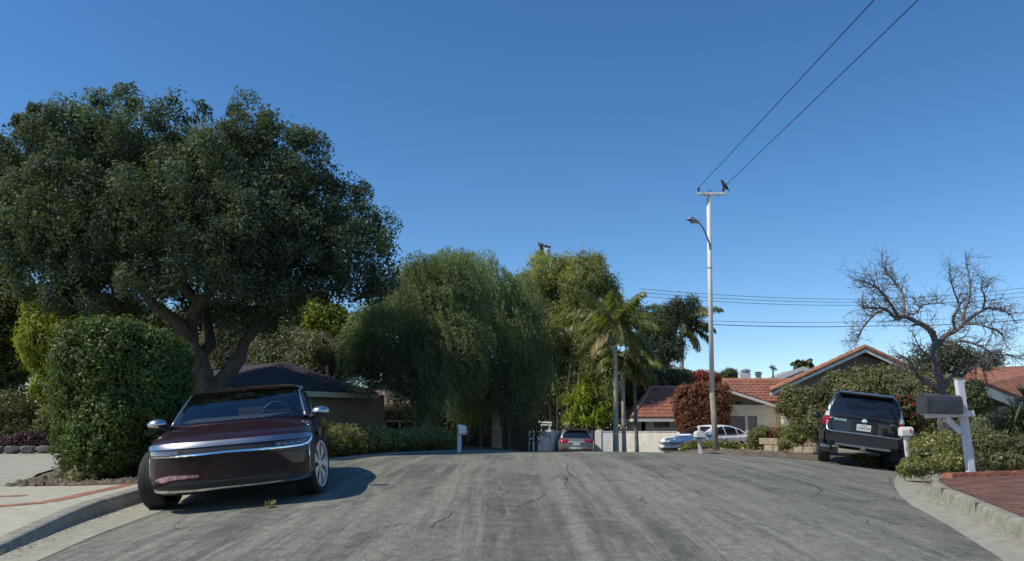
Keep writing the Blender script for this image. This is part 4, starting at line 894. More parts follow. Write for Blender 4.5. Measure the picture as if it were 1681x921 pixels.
# ---- silver hatch vehicle seen from behind in the driveway
def simplecar(root,paint,ST,CT,L,whl,r,cutr):
    body,bv=loft('body',[bodysec(*s) for s in ST],paint,root,2,wsq(1.0,.8,L),[(x,r,cutr,.62,1.2) for x in whl]); cab,cv=loft('roof',[cabsec(*s) for s in CT],paint,root,2,wsq(.5,.8,L,.14))
    for x in whl:
        for s in (1,-1): wheel(root,(x,s*.80,r),r,.22,s,0,bpy.data.materials['rim_silver'],M_plas,5,'star')
    return Shell(bv,cv)
C3=thing('silver_suv','silver-brown family vehicle with red tail lamps parked tail-out below the crest','car')
M_sil=carpaint('silver_brown_paint',(.30,.28,.26),.6,.35)
S=simplecar(C3,M_sil,[(0,.45,.75,.80,.85),(-.1,.36,.88,.93,.92),(-.6,.32,.95,1.03,.97),(-1.4,.30,1.02,1.08,.985),(-2.8,.30,1.04,1.07,.985),(-4.3,.30,1.07,1.10,.98),(-4.8,.36,1.05,1.09,.95),(-4.95,.45,1.0,1.05,.91),(-5.02,.55,.93,.97,.86)],
 [(-1.4,1.02,.82,1.05,.8),(-1.6,1.02,.87,1.15,.8),(-2.2,1.02,.90,1.55,.74),(-2.9,1.03,.90,1.69,.72),(-3.9,1.04,.90,1.69,.71),(-4.45,1.05,.89,1.60,.71),(-4.75,1.06,.87,1.32,.76),(-4.9,1.07,.84,1.10,.80)],5.02,(-.9,-3.9),.38,.44)
wrap(S,'B',sym([(0,1.14,1.50),(.5,1.14,1.49),(.62,1.14,1.44),(.70,1.15,1.28),(.735,1.16,1.2)]),'rear_window',M_cglass,C3,off=.008,rows=6,du=.1)
for sd in 'LR': wrap(S,sd,[(-2.0,1.10,1.25),(-2.4,1.10,1.52),(-3.0,1.10,1.58),(-4.0,1.12,1.56),(-4.5,1.13,1.36)],'side_window',M_cglass,C3,off=.008,rows=4,du=.1)
for s in (1,-1):
    c=[(s*.42,.93,1.04),(s*.62,.91,1.07),(s*.86,.90,1.08)]; wrap(S,'B',c if s>0 else c[::-1],'taillight',M_redl,C3,off=.014,rows=4,du=.06,th=.03)
    c=[(s*.40,.52,.56),(s*.80,.52,.56)]; wrap(S,'B',c if s>0 else c[::-1],'rear_reflector',M_redl,C3,off=.014,rows=2,du=.1)
    mirror(C3,(-1.85,s*1.10,1.10),s,M_plas,sz=(.10,.14,.10))
wrap(S,'B',sym([(0,.60,.64),(.80,.60,.64)]),'chrome_strip',M_chrome,C3,off=.012,rows=2,du=.1)
wrap(S,'B',sym([(0,.38,.50),(.80,.38,.50)]),'lower_bumper',M_plas,C3,off=.012,rows=3,du=.1)
xr=S.hit((-9,0,.82),(1,0,0))[0].x; MB().box((xr-.02,0,.82),(.02,.36,.15),bev=.005).build('number_plate',M_plate,C3,world=False); MB().box((xr-.02,0,.93),(.03,.9,.02),bev=.005).build('tailgate_handle',M_chrome,C3,world=False)
MB().box((-4.55,0,1.64),(.3,1.2,.04),(0,R(-10),0),bev=.015).build('rear_spoiler',M_plas,C3,world=False)
place(C3,(X(945,42)+.15,42+5.0),(.03,1)); 
# ---- white sedan
C4=thing('white_sedan','white sedan parked on the driveway behind the pole, nose to the left','car')
M_wp=mat('white_car_paint',(.80,.79,.77),.45,spec=.3,coat=.25)
S=simplecar(C4,M_wp,[(0,.36,.62,.66,.76),(-.05,.28,.72,.77,.84),(-.25,.24,.80,.88,.89),(-.7,.22,.86,.96,.91),(-1.2,.21,.90,1.0,.92),(-2.4,.21,.93,.98,.925),(-3.7,.21,.95,1.0,.92),(-4.3,.26,.96,1.06,.90),(-4.65,.34,.92,1.03,.86),(-4.75,.42,.84,.93,.80)],
 [(-1.2,.97,.78,.99,.76),(-1.4,.96,.81,1.06,.76),(-1.9,.95,.83,1.27,.70),(-2.4,.95,.84,1.42,.63),(-3.1,.95,.84,1.45,.61),(-3.7,.96,.82,1.36,.62),(-4.2,.98,.77,1.15,.66),(-4.45,1.0,.72,1.05,.66)],4.75,(-.9,-3.62),.34,.385)
wrap(S,'F',sym([(0,1.04,1.36),(.45,1.03,1.35),(.60,1.02,1.28),(.69,1.0,1.08)]),'windscreen',M_cglass,C4,off=.008,rows=6,du=.08)
for sd in 'LR':
    for cc in ([(-1.80,1.00,1.06),(-2.1,1.00,1.22),(-2.5,1.0,1.34),(-2.72,1.0,1.37)],[(-2.80,1.0,1.37),(-3.2,1.0,1.36),(-3.52,1.01,1.28)],[(-3.60,1.02,1.26),(-3.8,1.03,1.21),(-4.0,1.05,1.10)]): wrap(S,sd,cc,'side_window',M_cglass,C4,off=.008,rows=4,du=.06)
    for x in (-1.75,-2.76,-3.60):
        hh=[S.hit((x,3 if sd=='L' else -3,z),(0,-1 if sd=='L' else 1,0))[0] for z in np.arange(.32,.94,.06)]; MB().tube(hh,.006,4).build('door_seam',M_liner,C4,world=False)
    for x in (-2.6,-3.45):
        h=S.hit((x,3 if sd=='L' else -3,.84),(0,-1 if sd=='L' else 1,0))[0]; MB().box(h,(.18,.05,.03),bev=.01).build('door_handle',M_wp,C4,world=False)
wrap(S,'F',sym([(0,.56,.68),(.40,.57,.68),(.44,.60,.68)]),'grille',M_plas,C4,off=.010,rows=4,du=.06)
for z in (.60,.64): wrap(S,'F',sym([(0,z,z+.012),(.42,z,z+.012)]),'grille_bar',M_chrome,C4,off=.018,rows=1,du=.1)
wrap(S,'F',sym([(0,.34,.44),(.45,.34,.44),(.55,.36,.42)]),'lower_intake',M_plas,C4,off=.010,rows=3,du=.06)
for s in (1,-1):
    c=[(s*.46,.59,.69),(s*.64,.60,.72),(s*.78,.64,.73)]; wrap(S,'F',c if s>0 else c[::-1],'headlight',mat('headlamp_glass',(.30,.32,.34),.1,coat=1) if s>0 else bpy.data.materials['headlamp_glass'],C4,off=.010,rows=4,du=.05)
    c=[(s*.60,.36,.46),(s*.74,.38,.46)]; wrap(S,'F',c if s>0 else c[::-1],'fog_light_bezel',M_plas,C4,off=.010,rows=3,du=.05)
    mirror(C4,(-1.62,s*1.0,1.02),s,M_wp,sz=(.09,.12,.08))
MB().box((S.hit((3,0,.50),(-1,0,0))[0].x+.012,0,.50),(.02,.36,.13),bev=.004).build('number_plate',M_plate,C4,world=False)
hd=Vector((-.84,-.54)); place(C4,Vector((X(1156,36.5),36.5))+hd*2.37,hd); C4.location.z=P(0,750,36.5).z
C4.rotation_euler=(0,0,math.atan2(hd.y,hd.x))
# ---------------------------------------------------------------- poles, wires, mailboxes, bird
M_pole=mat('painted_pole',(.74,.72,.67),.7,var=.12,scale=3,stretch=(1,1,.15)); M_wood=mat('weathered_wood',(.34,.29,.22),.9,var=.4,scale=5,stretch=(3,3,.3),bump=.5,bscale=20)
M_cond=mat('dark_metal',(.05,.05,.052),.5,metal=.4)
gp=G(1172,745); Yp=27.0; gx=X(1172,Yp); gz=ground(gx,Yp); top=P(1163,318,Yp)
T=thing('lamp_post','tall pale street lamp pole carrying wires, its lower part bare weathered wood','pole',(gx,Yp,gz))
mid=P(1169,645,Yp); bot=Vector((gx,Yp,gz-.3))
MB().tube([mid,top],[.085,.070],14).build('pole',M_pole,T,smooth=True); MB().tube([bot,mid-Vector((0,0,.0))],[.105,.088],14).build('pole_base',M_wood,T,smooth=True)
for f in (.3,.62): 
    p=mid.lerp(top,f); MB().lathe(p,[(.085,-.02),(.088,-.02),(.088,.02),(.085,.02)],n=14).build('pole_band',M_metal,T)
ca=P(1144,320,Yp); cb=P(1189,320,Yp); ca.z=cb.z=top.z-.03
arm=MB().box((ca+cb)/2+Vector((0,-.10,0)),((cb-ca).length,.09,.09),bev=.01).build('cross_arm',M_pole,T)
MB().tube([P(1152,318,Yp)+Vector((0,-.1,.05)),P(1156,322,Yp),top-Vector((0,.1,-.12)),P(1180,322,Yp),P(1186,316,Yp)+Vector((0,-.1,.02))],.012,5).build('jumper_wire',M_cond,T)
MB().lathe(top,[(.095,-.02),(.10,.03),(.06,.06),(0,.07)],n=14).build('pole_cap',M_cond,T,smooth=True)
ins=[]
for p in (ca+Vector((.04,-.1,.045)),cb+Vector((-.06,-.1,.045))):
    MB().lathe(p,[(.02,0),(.02,.06),(.05,.07),(.055,.10),(.03,.11),(.05,.13),(.045,.17),(.02,.19),(0,.20)],n=12).build('insulator',mat('insulator_brown',(.08,.05,.04),.3) if not ins else bpy.data.materials['insulator_brown'],T,smooth=True); ins.append(p+Vector((0,0,.17)))
a0=P(1165,405,Yp); pts=[a0,P(1160,397,Yp),P(1154,387,Yp),P(1147,378,Yp),P(1140,373,Yp)]; pts=[p+Vector((0,-.09-.14*i,0)) for i,p in enumerate(pts)]
pp,rr=wob(pts,[.035,.033,.03,.028,.027],4,0); MB().tube(pp,rr,8).build('lamp_arm',M_metal,T,smooth=True)
MB().box(a0+Vector((0,-.06,0)),(.10,.10,.22),bev=.02).build('arm_bracket',M_metal,T)
e=pp[-1]; d=(P(1121,369,Yp)-P(1140,373,Yp)); d=Vector((d.x,-.10,d.z)).normalized(); s=d.cross(Vector((0,0,1))).normalized(); u=s.cross(d)
mb=MB(); secs=[(0,.04,.04,.04),(.06,.07,.05,.06),(.16,.10,.05,.09),(.28,.12,.04,.10),(.40,.11,.03,.07),(.47,.06,.02,.03)]; vs=[];fs=[]; nn=14
for (t_,hw,dn,upz) in secs:
    for k in range(nn):
        a=2*math.pi*k/nn; vs.append(e-d*.02+d*t_+s*math.cos(a)*hw+u*(math.sin(a)*(upz if math.sin(a)>0 else dn)))
for i in range(len(secs)-1):
    for k in range(nn): fs.append((i*nn+k,i*nn+(k+1)%nn,(i+1)*nn+(k+1)%nn,(i+1)*nn+k))
fs+=[tuple(range(nn))[::-1],tuple(range((len(secs)-1)*nn,len(secs)*nn))]
hd_=mb.add(vs,fs).build('lamp_head',M_metal,T,smooth=True)
MB().lathe(e+d*.24-Vector((0,0,.035)),[(.09,0),(.085,-.03),(.05,-.06),(0,-.07)],n=14).build('lamp_glass',mat('frosted_lens',(.30,.31,.30),.2),hd_,world=True)
MB().lathe(e+d*.22+Vector((0,0,.08)),[(.03,0),(.03,.06),(0,.07)],n=10).build('photocell',M_cond,hd_,world=True)
# crow on the right end of the cross arm
cp=cb+Vector((-.02,-.1,.12+.12)); mb=MB(); ax=[(-.24,.006,-.17),(-.16,.022,-.10),(-.10,.045,-.03),(-.03,.068,.03),(.03,.066,.10),(.065,.05,.15),(.085,.036,.185),(.10,.040,.215),(.118,.030,.235),(.145,.012,.225),(.175,.003,.215)]
pts=[cp+Vector((-x*.8,-.0,z+.02)) for x,r_,z in ax]; mb.tube(pts,[r_ for _,r_,_ in ax],14)
for s_ in (1,-1):
    wpts=[cp+Vector((-x*.8,s_*y,z)) for x,y,z in ((.05,.045,.12),(-.02,.062,.06),(-.10,.05,-.02),(-.19,.02,-.11))]; mb.tube(wpts,[.012,.034,.028,.006],8)
    mb.tube([cp+Vector((.02,s_*.03,.0)),cp+Vector((.015,s_*.03,-.06)),cp+Vector((.0,s_*.032,-.115))],[.014,.008,.006],6); 
    for a_ in (-.4,0,.4,3.14): mb.tube([cp+Vector((.0,s_*.032,-.112)),cp+Vector((-.045*math.cos(a_),s_*.032+.03*math.sin(a_),-.118))],.004,4)
o=mb.build('crow',mat('black_feathers',(.010,.010,.013),.45,spec=.6),smooth=True); tag(o,'black crow perched on the right end of the lamp pole cross arm','bird')
# service wires running towards the camera and overhead
M_wire=mat('wire_black',(.025,.025,.027),.6)
def wire(name,label,a,b,sag,r,group=None,n=24):
    a=Vector(a);b=Vector(b); pts=[a.lerp(b,t/n)-Vector((0,0,sag*4*(t/n)*(1-t/n))) for t in range(n+1)]
    o=MB().tube(pts,r,5).build(name,M_wire,smooth=True); return tag(o,label,'wire',group)
for i,(px,lab) in enumerate(((1433,'left one of the two wires climbing from the lamp pole to the upper edge'),(1505,'right one of the two wires climbing from the lamp pole to the upper edge'))):
    q=P(px,0,12.5); a=ins[i]; d=q-a; wire('overhead_wire',lab,a,a+d*2.6,.02,.010,'service wires from the lamp pole')
Yw=70
for i,(yl,yr,lab,r) in enumerate(((474,491,'topmost of the thin distant power lines behind the lamp pole',.018),(480,496,'second of the thin distant power lines from the top',.018),(486,501,'third of the thin distant power lines from the top',.018),(521,527,'fourth of the distant power lines, just above the lowest',.018),(526,535,'lowest and thickest of the distant power lines',.030))):
    a=P(1050,yl,60); b=P(1440,yr,Yw)
    c=P(1760,{0:462,1:470,2:478,3:505,4:517}[i],66)
    k=24; pts=[a.lerp(b,t/k)-Vector((0,0,.25*4*(t/k)*(1-t/k))) for t in range(k)]+[b.lerp(c,t/k)-Vector((0,0,.25*4*(t/k)*(1-t/k))) for t in range(k+1)]
    o=MB().tube(pts,r,5).build('overhead_wire',M_wire,smooth=True); tag(o,lab,'wire','distant power lines')
# distant wooden pole with transformer
Yq=62; b=P(889,640,Yq); t_=P(889,400,Yq); T=thing('utility_pole','distant brown wooden utility pole with grey transformer rising above the trees','pole',(b.x,b.y,-.8))
M_creo=mat('creosote_wood',(.07,.05,.04),.9); MB().tube([b-Vector((0,0,2)),t_],[.20,.15],10).build('pole',M_creo,T)
MB().box((P(884,403,Yq)+P(903,407,Yq))/2+Vector((0,-.2,0)),(1.0,.12,.14),(0,R(12),0)).build('cross_arm',M_creo,T)
for px,py in ((884,399),(890,401),(897,403),(903,405)): MB().lathe(P(px,py+2,Yq)+Vector((0,-.2,0)),[(.05,0),(.07,.08),(.04,.14),(0,.16)],n=8).build('insulator',M_cond,T)
MB().lathe(P(898,424,Yq)+Vector((0,-.3,0)),[(.2,0),(.24,.04),(.24,.62),(.18,.70),(0,.74)],n=16).build('transformer',mat('transformer_grey',(.40,.42,.44),.6),T)
# mailboxes
Ym=13.25; base_=Vector((X(1583,Ym),Ym,0)); base_.z=ground(base_.x,Ym); tp=P(1574,623,Ym); T=thing('mailbox_post','tall white wooden post with arm and brace beside the brick edging','post',base_)
M_wp2=mat('weathered_white_paint',(.70,.71,.70),.7,var=.16,scale=7,stretch=(2,2,.4),bump=.3,bscale=25)
def beam(a,b,w_,h_,name,mt,parent,bev=.006):
    a=Vector(a);b=Vector(b);d=b-a; z=d.normalized(); y=Vector((0,1,0)); x=y.cross(z).normalized(); y=z.cross(x); m=Matrix((x,y,z)).transposed()
    return MB().box((a+b)/2,(w_,h_,d.length),m,bev=bev).build(name,mt,parent)
beam(base_-Vector((0,0,.15)),tp,.11,.11,'post',M_wp2,T)
arm_l=P(1513,682,Ym-.0); arm_r=P(1592,679,Ym); arm_l.y=arm_r.y=Ym-.11; beam(arm_l,arm_r,.10,.07,'arm',M_wp2,T)
beam(P(1552,686,Ym-.04)+Vector((0,-.02,0)),P(1577,711,Ym-.04)+Vector((0,-.02,0)),.09,.06,'brace',M_wp2,T)
MB().slab([tp+Vector(v) for v in ((-.06,-.06,.0),(.06,-.06,0),(.06,.06,0),(-.06,.06,0))],(0,0,.025)).build('post_cap',mat('bare_wood',(.28,.24,.18),.9),T)
T=thing('mailbox','large dark grey metal mailbox mounted on the white wooden arm','mailbox',P(1540,678,Ym))
c=P(1538,664,Ym); m_dg=mat('dark_grey_metal',(.075,.082,.085),.45,metal=.3,var=.25,scale=6); rot=Euler((0,R(1.5),R(4)))
mb=MB(); L=M(58,Ym); hh=M(31,Ym); pr=[(-.15,-.5),(.15,-.5),(.15,.20),(.125,.38),(.07,.48),(0,.5),(-.07,.48),(-.125,.38),(-.15,.20)]; m=rot.to_matrix(); cc=c+Vector((0,-.10,0))
vs=[cc+m@Vector((sx*L/2,y,z*hh)) for sx in (-1,1) for y,z in pr]; n=len(pr)
mb.add(vs,[(i,(i+1)%n,n+(i+1)%n,n+i) for i in range(n)]+[tuple(range(n))[::-1],tuple(range(n,2*n))]); bx=recalc(mb.build('box_body',m_dg,T))
dp=[(y*1.06,z*1.04) for y,z in pr]; mb=MB(); vs=[cc+m@Vector((-L/2+sx,y,z*hh)) for sx in (-.022,.012) for y,z in dp]; mb.add(vs,[(i,(i+1)%n,n+(i+1)%n,n+i) for i in range(n)]+[tuple(range(n))[::-1],tuple(range(n,2*n))]); recalc(mb.build('door',m_dg,T))
MB().box(cc+m@Vector((-L/2+.13,-.07,hh*.5)),(.26,.02,.016),m,bev=.003).build('worn_patch',mat('pale_worn',(.33,.32,.27),.8),T)
MB().box(cc+m@Vector((.08,-.155,.02)),(.02,.008,.12),m).build('flag',m_dg,T)
MB().box(cc+m@Vector((0,0,-.55*hh)),(L*.98,.24,.02),m,bev=.004).build('base_board',M_wp2,T)
# small white mailbox right of the off-roader
Ys=17.6; g_=Vector((X(1484,Ys),Ys,0)); g_.z=ground(g_.x,g_.y); T=thing('mailbox','small white mailbox on a leaning white post between the off-roader and the shrubs','mailbox',g_)
beam(g_-Vector((0,0,.1)),P(1487,716,Ys),.09,.09,'post',M_wp2,T); c=P(1487,709,Ys)
mb=MB(); L=M(15,Ys)*1.2; vs=[]; 
for sx in (-1,1):
    for y,z in ((-.10,-.08),(.10,-.08),(.10,.04),(.07,.09),(0,.11),(-.07,.09),(-.10,.04)): vs.append(c+Vector((sx*L/2,y,z)))
mb.add(vs,[(i,(i+1)%7,7+(i+1)%7,7+i) for i in range(7)]+[tuple(range(7))[::-1],tuple(range(7,14))]); recalc(mb.build('box_body',M_wpaint,T)); MB().box(c+Vector((L*.2,-.115,.03)),(.02,.01,.10)).build('flag',mat('red_flag',(.4,.04,.03),.5),T)
# ornate white mailbox on the left in front of the hedge
def postbox(px,pyt,pyb,Y,name,label,finial):
    g_=Vector((X(px,Y),Y,0)); g_.z=ground(g_.x,g_.y); T=thing(name,label,'mailbox',g_)
    beam(g_-Vector((0,0,.1)),P(px-.0,pyt+ (4 if not finial else 16),Y),.10,.10,'post',M_wp2,T)
    if not finial: MB().lathe(P(px,pyt+4,Y),[(.07,-.02),(.06,.02),(.03,.05),(0,.07)],n=10).build('post_cap',M_wp2,T)
    c=P(px+(5 if not finial else 0),pyt+(9 if not finial else 10),Y)+Vector((0,-.08,0)); mb=MB(); w_=.09 if not finial else .14
    pr=[(-w_,-.09),(w_,-.09),(w_,.03),(w_*.7,.09),(0,.115),(-w_*.7,.09),(-w_,.03)]; vs=[c+Vector((x,y,z)) for y in (-.22,.22) for x,z in pr]
    mb.add(vs,[(i,(i+1)%7,7+(i+1)%7,7+i) for i in range(7)]+[tuple(range(7))[::-1],tuple(range(7,14))]); recalc(mb.build('box_body',M_wpaint,T))
    MB().box(c+Vector((0,0,-.115)),(w_*2.3,.48,.035),bev=.005).build('bracket',M_metal if not finial else M_cond,T)
    if finial: MB().lathe(c+Vector((0,0,.10)),[(.05,0),(.03,.04),(.05,.09),(.055,.12),(.03,.17),(0,.19)],n=12).build('finial',M_wpaint,T,smooth=True)
    return T
postbox(755,696,741,20.5,'mailbox','white mailbox with a grey bracket standing in front of the low clipped hedge',False)
postbox(1147,703,746,26.0,'mailbox','white mailbox topped by a round finial left of the lamp pole',True)
# ---------------------------------------------------------------- trees and plants
M_bark=mat('grey_brown_bark',(.085,.070,.055),.95,var=.45,scale=6,bump=.9,bscale=14,stretch=(2,2,.5))
M_bark2=mat('pale_bark',(.30,.26,.20),.9,var=.4,scale=6,bump=.5,bscale=14,stretch=(2,2,.4))
M_bark3=mat('dead_branch_bark',(.15,.128,.112),.95,var=.4,scale=8,bump=.6,bscale=20)
L_big=leafmat('leaf_dark_grey_green',(.056,.084,.050),(.108,.140,.078),(.17,.195,.115),.3,.65,.45)
L_hedge=leafmat('leaf_glossy_green',(.060,.092,.024),(.125,.175,.046),(.21,.27,.07),.32,.55,.9)
L_low=leafmat('leaf_box_hedge',(.12,.125,.045),(.24,.235,.08),(.35,.33,.12),.3,.55,1.2)
L_pep=leafmat('leaf_pepper_tree',(.125,.165,.090),(.225,.28,.150),(.34,.39,.22),.42,.55,.5)
L_euc=leafmat('leaf_olive_yellow',(.16,.18,.062),(.29,.31,.11),(.38,.38,.17),.4,.55,.4)
L_yel=leafmat('leaf_yellow_green',(.17,.21,.035),(.31,.34,.06),(.42,.43,.10),.4,.5,.8)
L_oli=leafmat('leaf_grey_olive',(.15,.17,.105),(.28,.30,.19),(.40,.42,.29),.25,.6,.8)
L_drk=leafmat('leaf_dull_dark',(.055,.07,.028),(.11,.13,.052),(.17,.19,.08),.28,.55,.8)
L_ivy=leafmat('leaf_mixed_ivy',(.095,.098,.045),(.19,.185,.08),(.31,.24,.13),.3,.55,.9)
L_red=leafmat('leaf_brick_red',(.15,.058,.032),(.25,.105,.055),(.27,.20,.09),.3,.6,1.6)
L_mag=leafmat('petal_crimson',(.34,.02,.04),(.50,.04,.07),None,.4,.6,1.5)
L_pur=leafmat('leaf_purple',(.06,.025,.035),(.13,.06,.07),None,.2,.6,1.5)
L_palm=leafmat('leaf_palm',(.09,.11,.026),(.18,.20,.045),(.40,.36,.10),.35,.4,.6)
L_pdry=leafmat('leaf_palm_dry',(.25,.19,.09),(.38,.30,.15),None,.2,.7,1)
L_yuc=leafmat('leaf_yucca',(.18,.24,.04),(.36,.42,.08),(.52,.54,.15),.35,.4,.8)
L_fls=leafmat('leaf_garden_shrub',(.15,.15,.055),(.27,.26,.09),(.40,.36,.15),.3,.55,1.6)
L_flw=leafmat('petal_pale_yellow',(.62,.58,.34),(.75,.72,.5),None,.3,.6,1)
def shrub(name,label,cat,lobes,n,size,asp,mt,loc=None,clump=.2,per=40,big=.12,group=None,extra=None,zmin=-99,inner=.1):
    c=lobes[0][0]; T=thing(name,label,cat,loc or (c[0],c[1],ground(c[0],min(c[1],50))),group=group)
    crown('foliage',lobes,n,size,asp,mt,T,clump,per,inner=inner,big=big,zmin=zmin)
    for e_ in (extra or []):
        C,N=crownpts(lobes,int(e_[1]/1),clump*.8,6,0); C=C+np.array([0,-.03,0])
        if e_[1]>100:
            o=leafmesh(e_[0],C[:e_[1]],N[:e_[1]],e_[2],.8,e_[3],T); o['kind']='stuff'
        else:
            for q in range(min(e_[1],len(C))):
                c_=C[q]; A=unit(5); leafmesh('flower',c_+A*e_[2]*.3,np.tile(N[q],(5,1)),e_[2]*.7,.8,e_[3],T,axis=A,jit=.05)
    return T
# --- the big tree on the left
Yt=19.6; T=thing('broad_tree','broad dark green tree with forked grey trunk towering over the maroon sedan','tree',(X(338,Yt),Yt,.5))
mb=MB()
def limb(pts,Y,r0,r1,dy=None,mb_=None,n=10):
    m_=mb_ if mb_ is not None else mb; dy=dy or [0]*len(pts); q=[P(x,y,Y+d) for (x,y),d in zip(pts,dy)]; k=len(q); rr=[r0+(r1-r0)*i/(k-1) for i in range(k)]
    a,b_=wob(q,rr,5,.10); m_.tube(a,b_,n)
limb([(352,745),(350,700),(345,655),(330,615),(318,580)],Yt,.38,.27)
limb([(322,590),(308,555),(285,525),(250,495),(215,455),(170,410)],Yt,.22,.05,[0,-.2,-.5,-.9,-1.2,-1.4])
limb([(320,585),(312,545),(322,505),(352,470),(355,430),(360,380)],Yt,.20,.05,[0,0,-.4,-.8,-1,-1.1])
limb([(330,500),(305,475),(288,440),(270,400)],Yt-.5,.12,.04,[0,-.3,-.6,-.8])
limb([(318,585),(345,565),(338,520),(340,480),(350,400)],Yt+.3,.17,.05,[0,.2,.5,.8,1])
limb([(345,655),(362,628),(390,595),(402,560),(440,520),(480,470),(540,430)],Yt,.24,.05,[0,.1,.3,.6,1,1.2,1.4])
limb([(402,560),(430,500),(440,450),(450,400)],Yt+.5,.13,.04,[0,.2,.2,.2])
limb([(345,640),(320,600),(270,560),(200,520),(120,500)],Yt+.8,.16,.05,[0,.3,.7,1,1.2])
mb.build('trunk',M_bark,T,smooth=True)
lbs=[(60,262,78,0),(140,232,80,-.6),(250,222,82,-.3),(330,250,70,.4),(40,350,85,-.8),(135,335,90,-1.8),(250,330,95,-2.2),(355,285,88,-1.3),(425,262,84,-.2),(490,300,80,.4),(545,345,66,.6),(440,360,92,-1.4),(330,400,88,-2.0),(590,375,58,.3),(612,400,48,.2),(620,440,42,.2),(585,440,60,.4),(510,420,80,-.6),(60,440,66,-.3),(150,440,75,-1.2),(10,330,60,.4),(255,440,62,-2.1),(395,450,66,-1.6),(470,450,62,-.2),(545,470,44,.6),(20,400,50,.2),(0,290,50,.6),
 (200,270,90,2),(330,300,100,2.2),(450,340,95,2.4),(120,360,95,2),(560,400,70,2),(120,470,55,1.5),(200,480,50,1.2),(350,470,70,1.6),(440,490,50,1.5),(60,300,80,2.2),(290,188,42,-.2),(235,185,40,-.3),(135,190,38,0),(410,208,42,.1),(455,215,42,.2),(75,205,36,.2),(500,250,44,.6),(565,310,34,.6),(400,505,36,.4),(470,495,30,.6),(600,478,28,.4),(250,400,80,2.5),(180,330,90,2.5),(330,430,66,2.4),(420,420,66,2.2),(90,380,80,2.5),(500,380,70,2.2),(300,380,70,0),(180,420,60,0),(400,300,80,2.5),(230,280,80,3)]
crown('inner_foliage',[lob(x,y+4,r*.86,Yt+d*(.9 if d<0 else 1.3),(1,1,.9)) for x,y,r,d in lbs],90000,.11,.5,L_big,T,clump=.26,per=40,inner=.25,fill=.9,big=.0)
crown2('crown',[lob(x,y+5,r*.92,Yt+d*(.9 if d<0 else 1.3),(1,1,.92)) for x,y,r,d in lbs],760,.42,230000,.088,.44,L_big,T,fill=.88,big=.17,inner=.32)
# --- tall clipped hedge beside the pavement
Yh=12.6; r=lambda a,Y: M(a,Y)
gzh=ground(-6.1,12.2)
h1=(np.array([X(200,Yh),Yh+.1,gzh+1.16]),np.array([.82,.80,1.24]),4)
h2=(np.array([X(252,12.7),12.8,gzh+1.14]),np.array([.42,.8,1.14]),4)
h3=(np.array([X(170,12.3),12.4,gzh+1.65]),np.array([.66,.75,.80]),3.5); h4=(np.array([X(178,12.0),12.1,gzh+.72]),np.array([.50,.5,.66]),3)
T=shrub('clipped_hedge','tall rounded clipped hedge of glossy green leaves left of the maroon sedan','hedge',[h1,h2,h3,h4],95000,.060,.5,L_hedge,clump=.11,per=30,big=.14,zmin=gzh-.02)
mb=MB(); 
for i in range(7): x=X(192,Yh)+random.uniform(-.7,.7); y=Yh+random.uniform(-.5,.5); mb.tube([(x,y,gzh-.1),(x+random.uniform(-.2,.2),y,gzh+1.2)],[.04,.02],6)
mb.build('stems',M_bark,T)
# --- low clipped hedge along the left kerb
ls=[]
for i in range(15):
    t=i/14; y=16.3+t*6.6; x=tab(KLT,y)-.75+random.uniform(-.05,.05)-(.5 if y<16.6 else 0); z=ground(x,y)
    top_=tab([(520,702),(600,704),(640,712),(700,705),(740,708),(800,716)],840+1300*x/y); hz=max(.35,P(0,top_,y).z-z)
    ls.append((np.array([x,y,z+hz*.45]),np.array([.62,.42,hz*.60*random.uniform(.93,1.05)]),3))
for i in range(5): y=16.2+.1*i; x=tab(KLT,16.4)-.9-.6*i; z=ground(x,y); ls.append((np.array([x,y,z+.36]),np.array([.6,.42,.46]),3))
shrub('low_hedge','low lumpy clipped hedge running along the left kerb before the brown house','hedge',ls,42000,.065,.55,L_low,clump=.12,per=30,big=.15)
# --- pepper trees: rounded crowns of hanging strands
def weeping(T,lobes,nstr,lmin,lmax,leaf,mt,seg=.075,per=2,name='crown',nfill=9000):
    C,N=crownpts(lobes,nstr*3,.3,8,.1,.8); s=rng.permutation(len(C))[:nstr]; C=C[s]; cs=[];ax=[];nn=[]
    cen=np.mean([l[0] for l in lobes],axis=0)
    for c in C:
        ln=rng.uniform(lmin,lmax); k=int(ln/seg); out=(c-cen); out[2]=0; out/=max(np.linalg.norm(out),.1); t=np.arange(k)/k; sw=rng.normal(size=2)*.10
        p=c[None,:]+np.outer(np.minimum(t*1.5,1)*.22,out)+np.stack([t*sw[0],t*sw[1],-t*ln+.25*np.sin(t*math.pi)*.4],1)
        for j in range(per):
            cs.append(p+rng.normal(size=p.shape)*.03); ax.append(np.tile([0,0,-1.],(k,1))+rng.normal(size=(k,3))*.55)
    cs=np.concatenate(cs); ax=np.concatenate(ax); nrm=unit(len(cs)); 
    leafmesh(name,cs,nrm,leaf,.20,mt,T,axis=ax,jit=.1)
PSH={1:3.2,2:5.0}
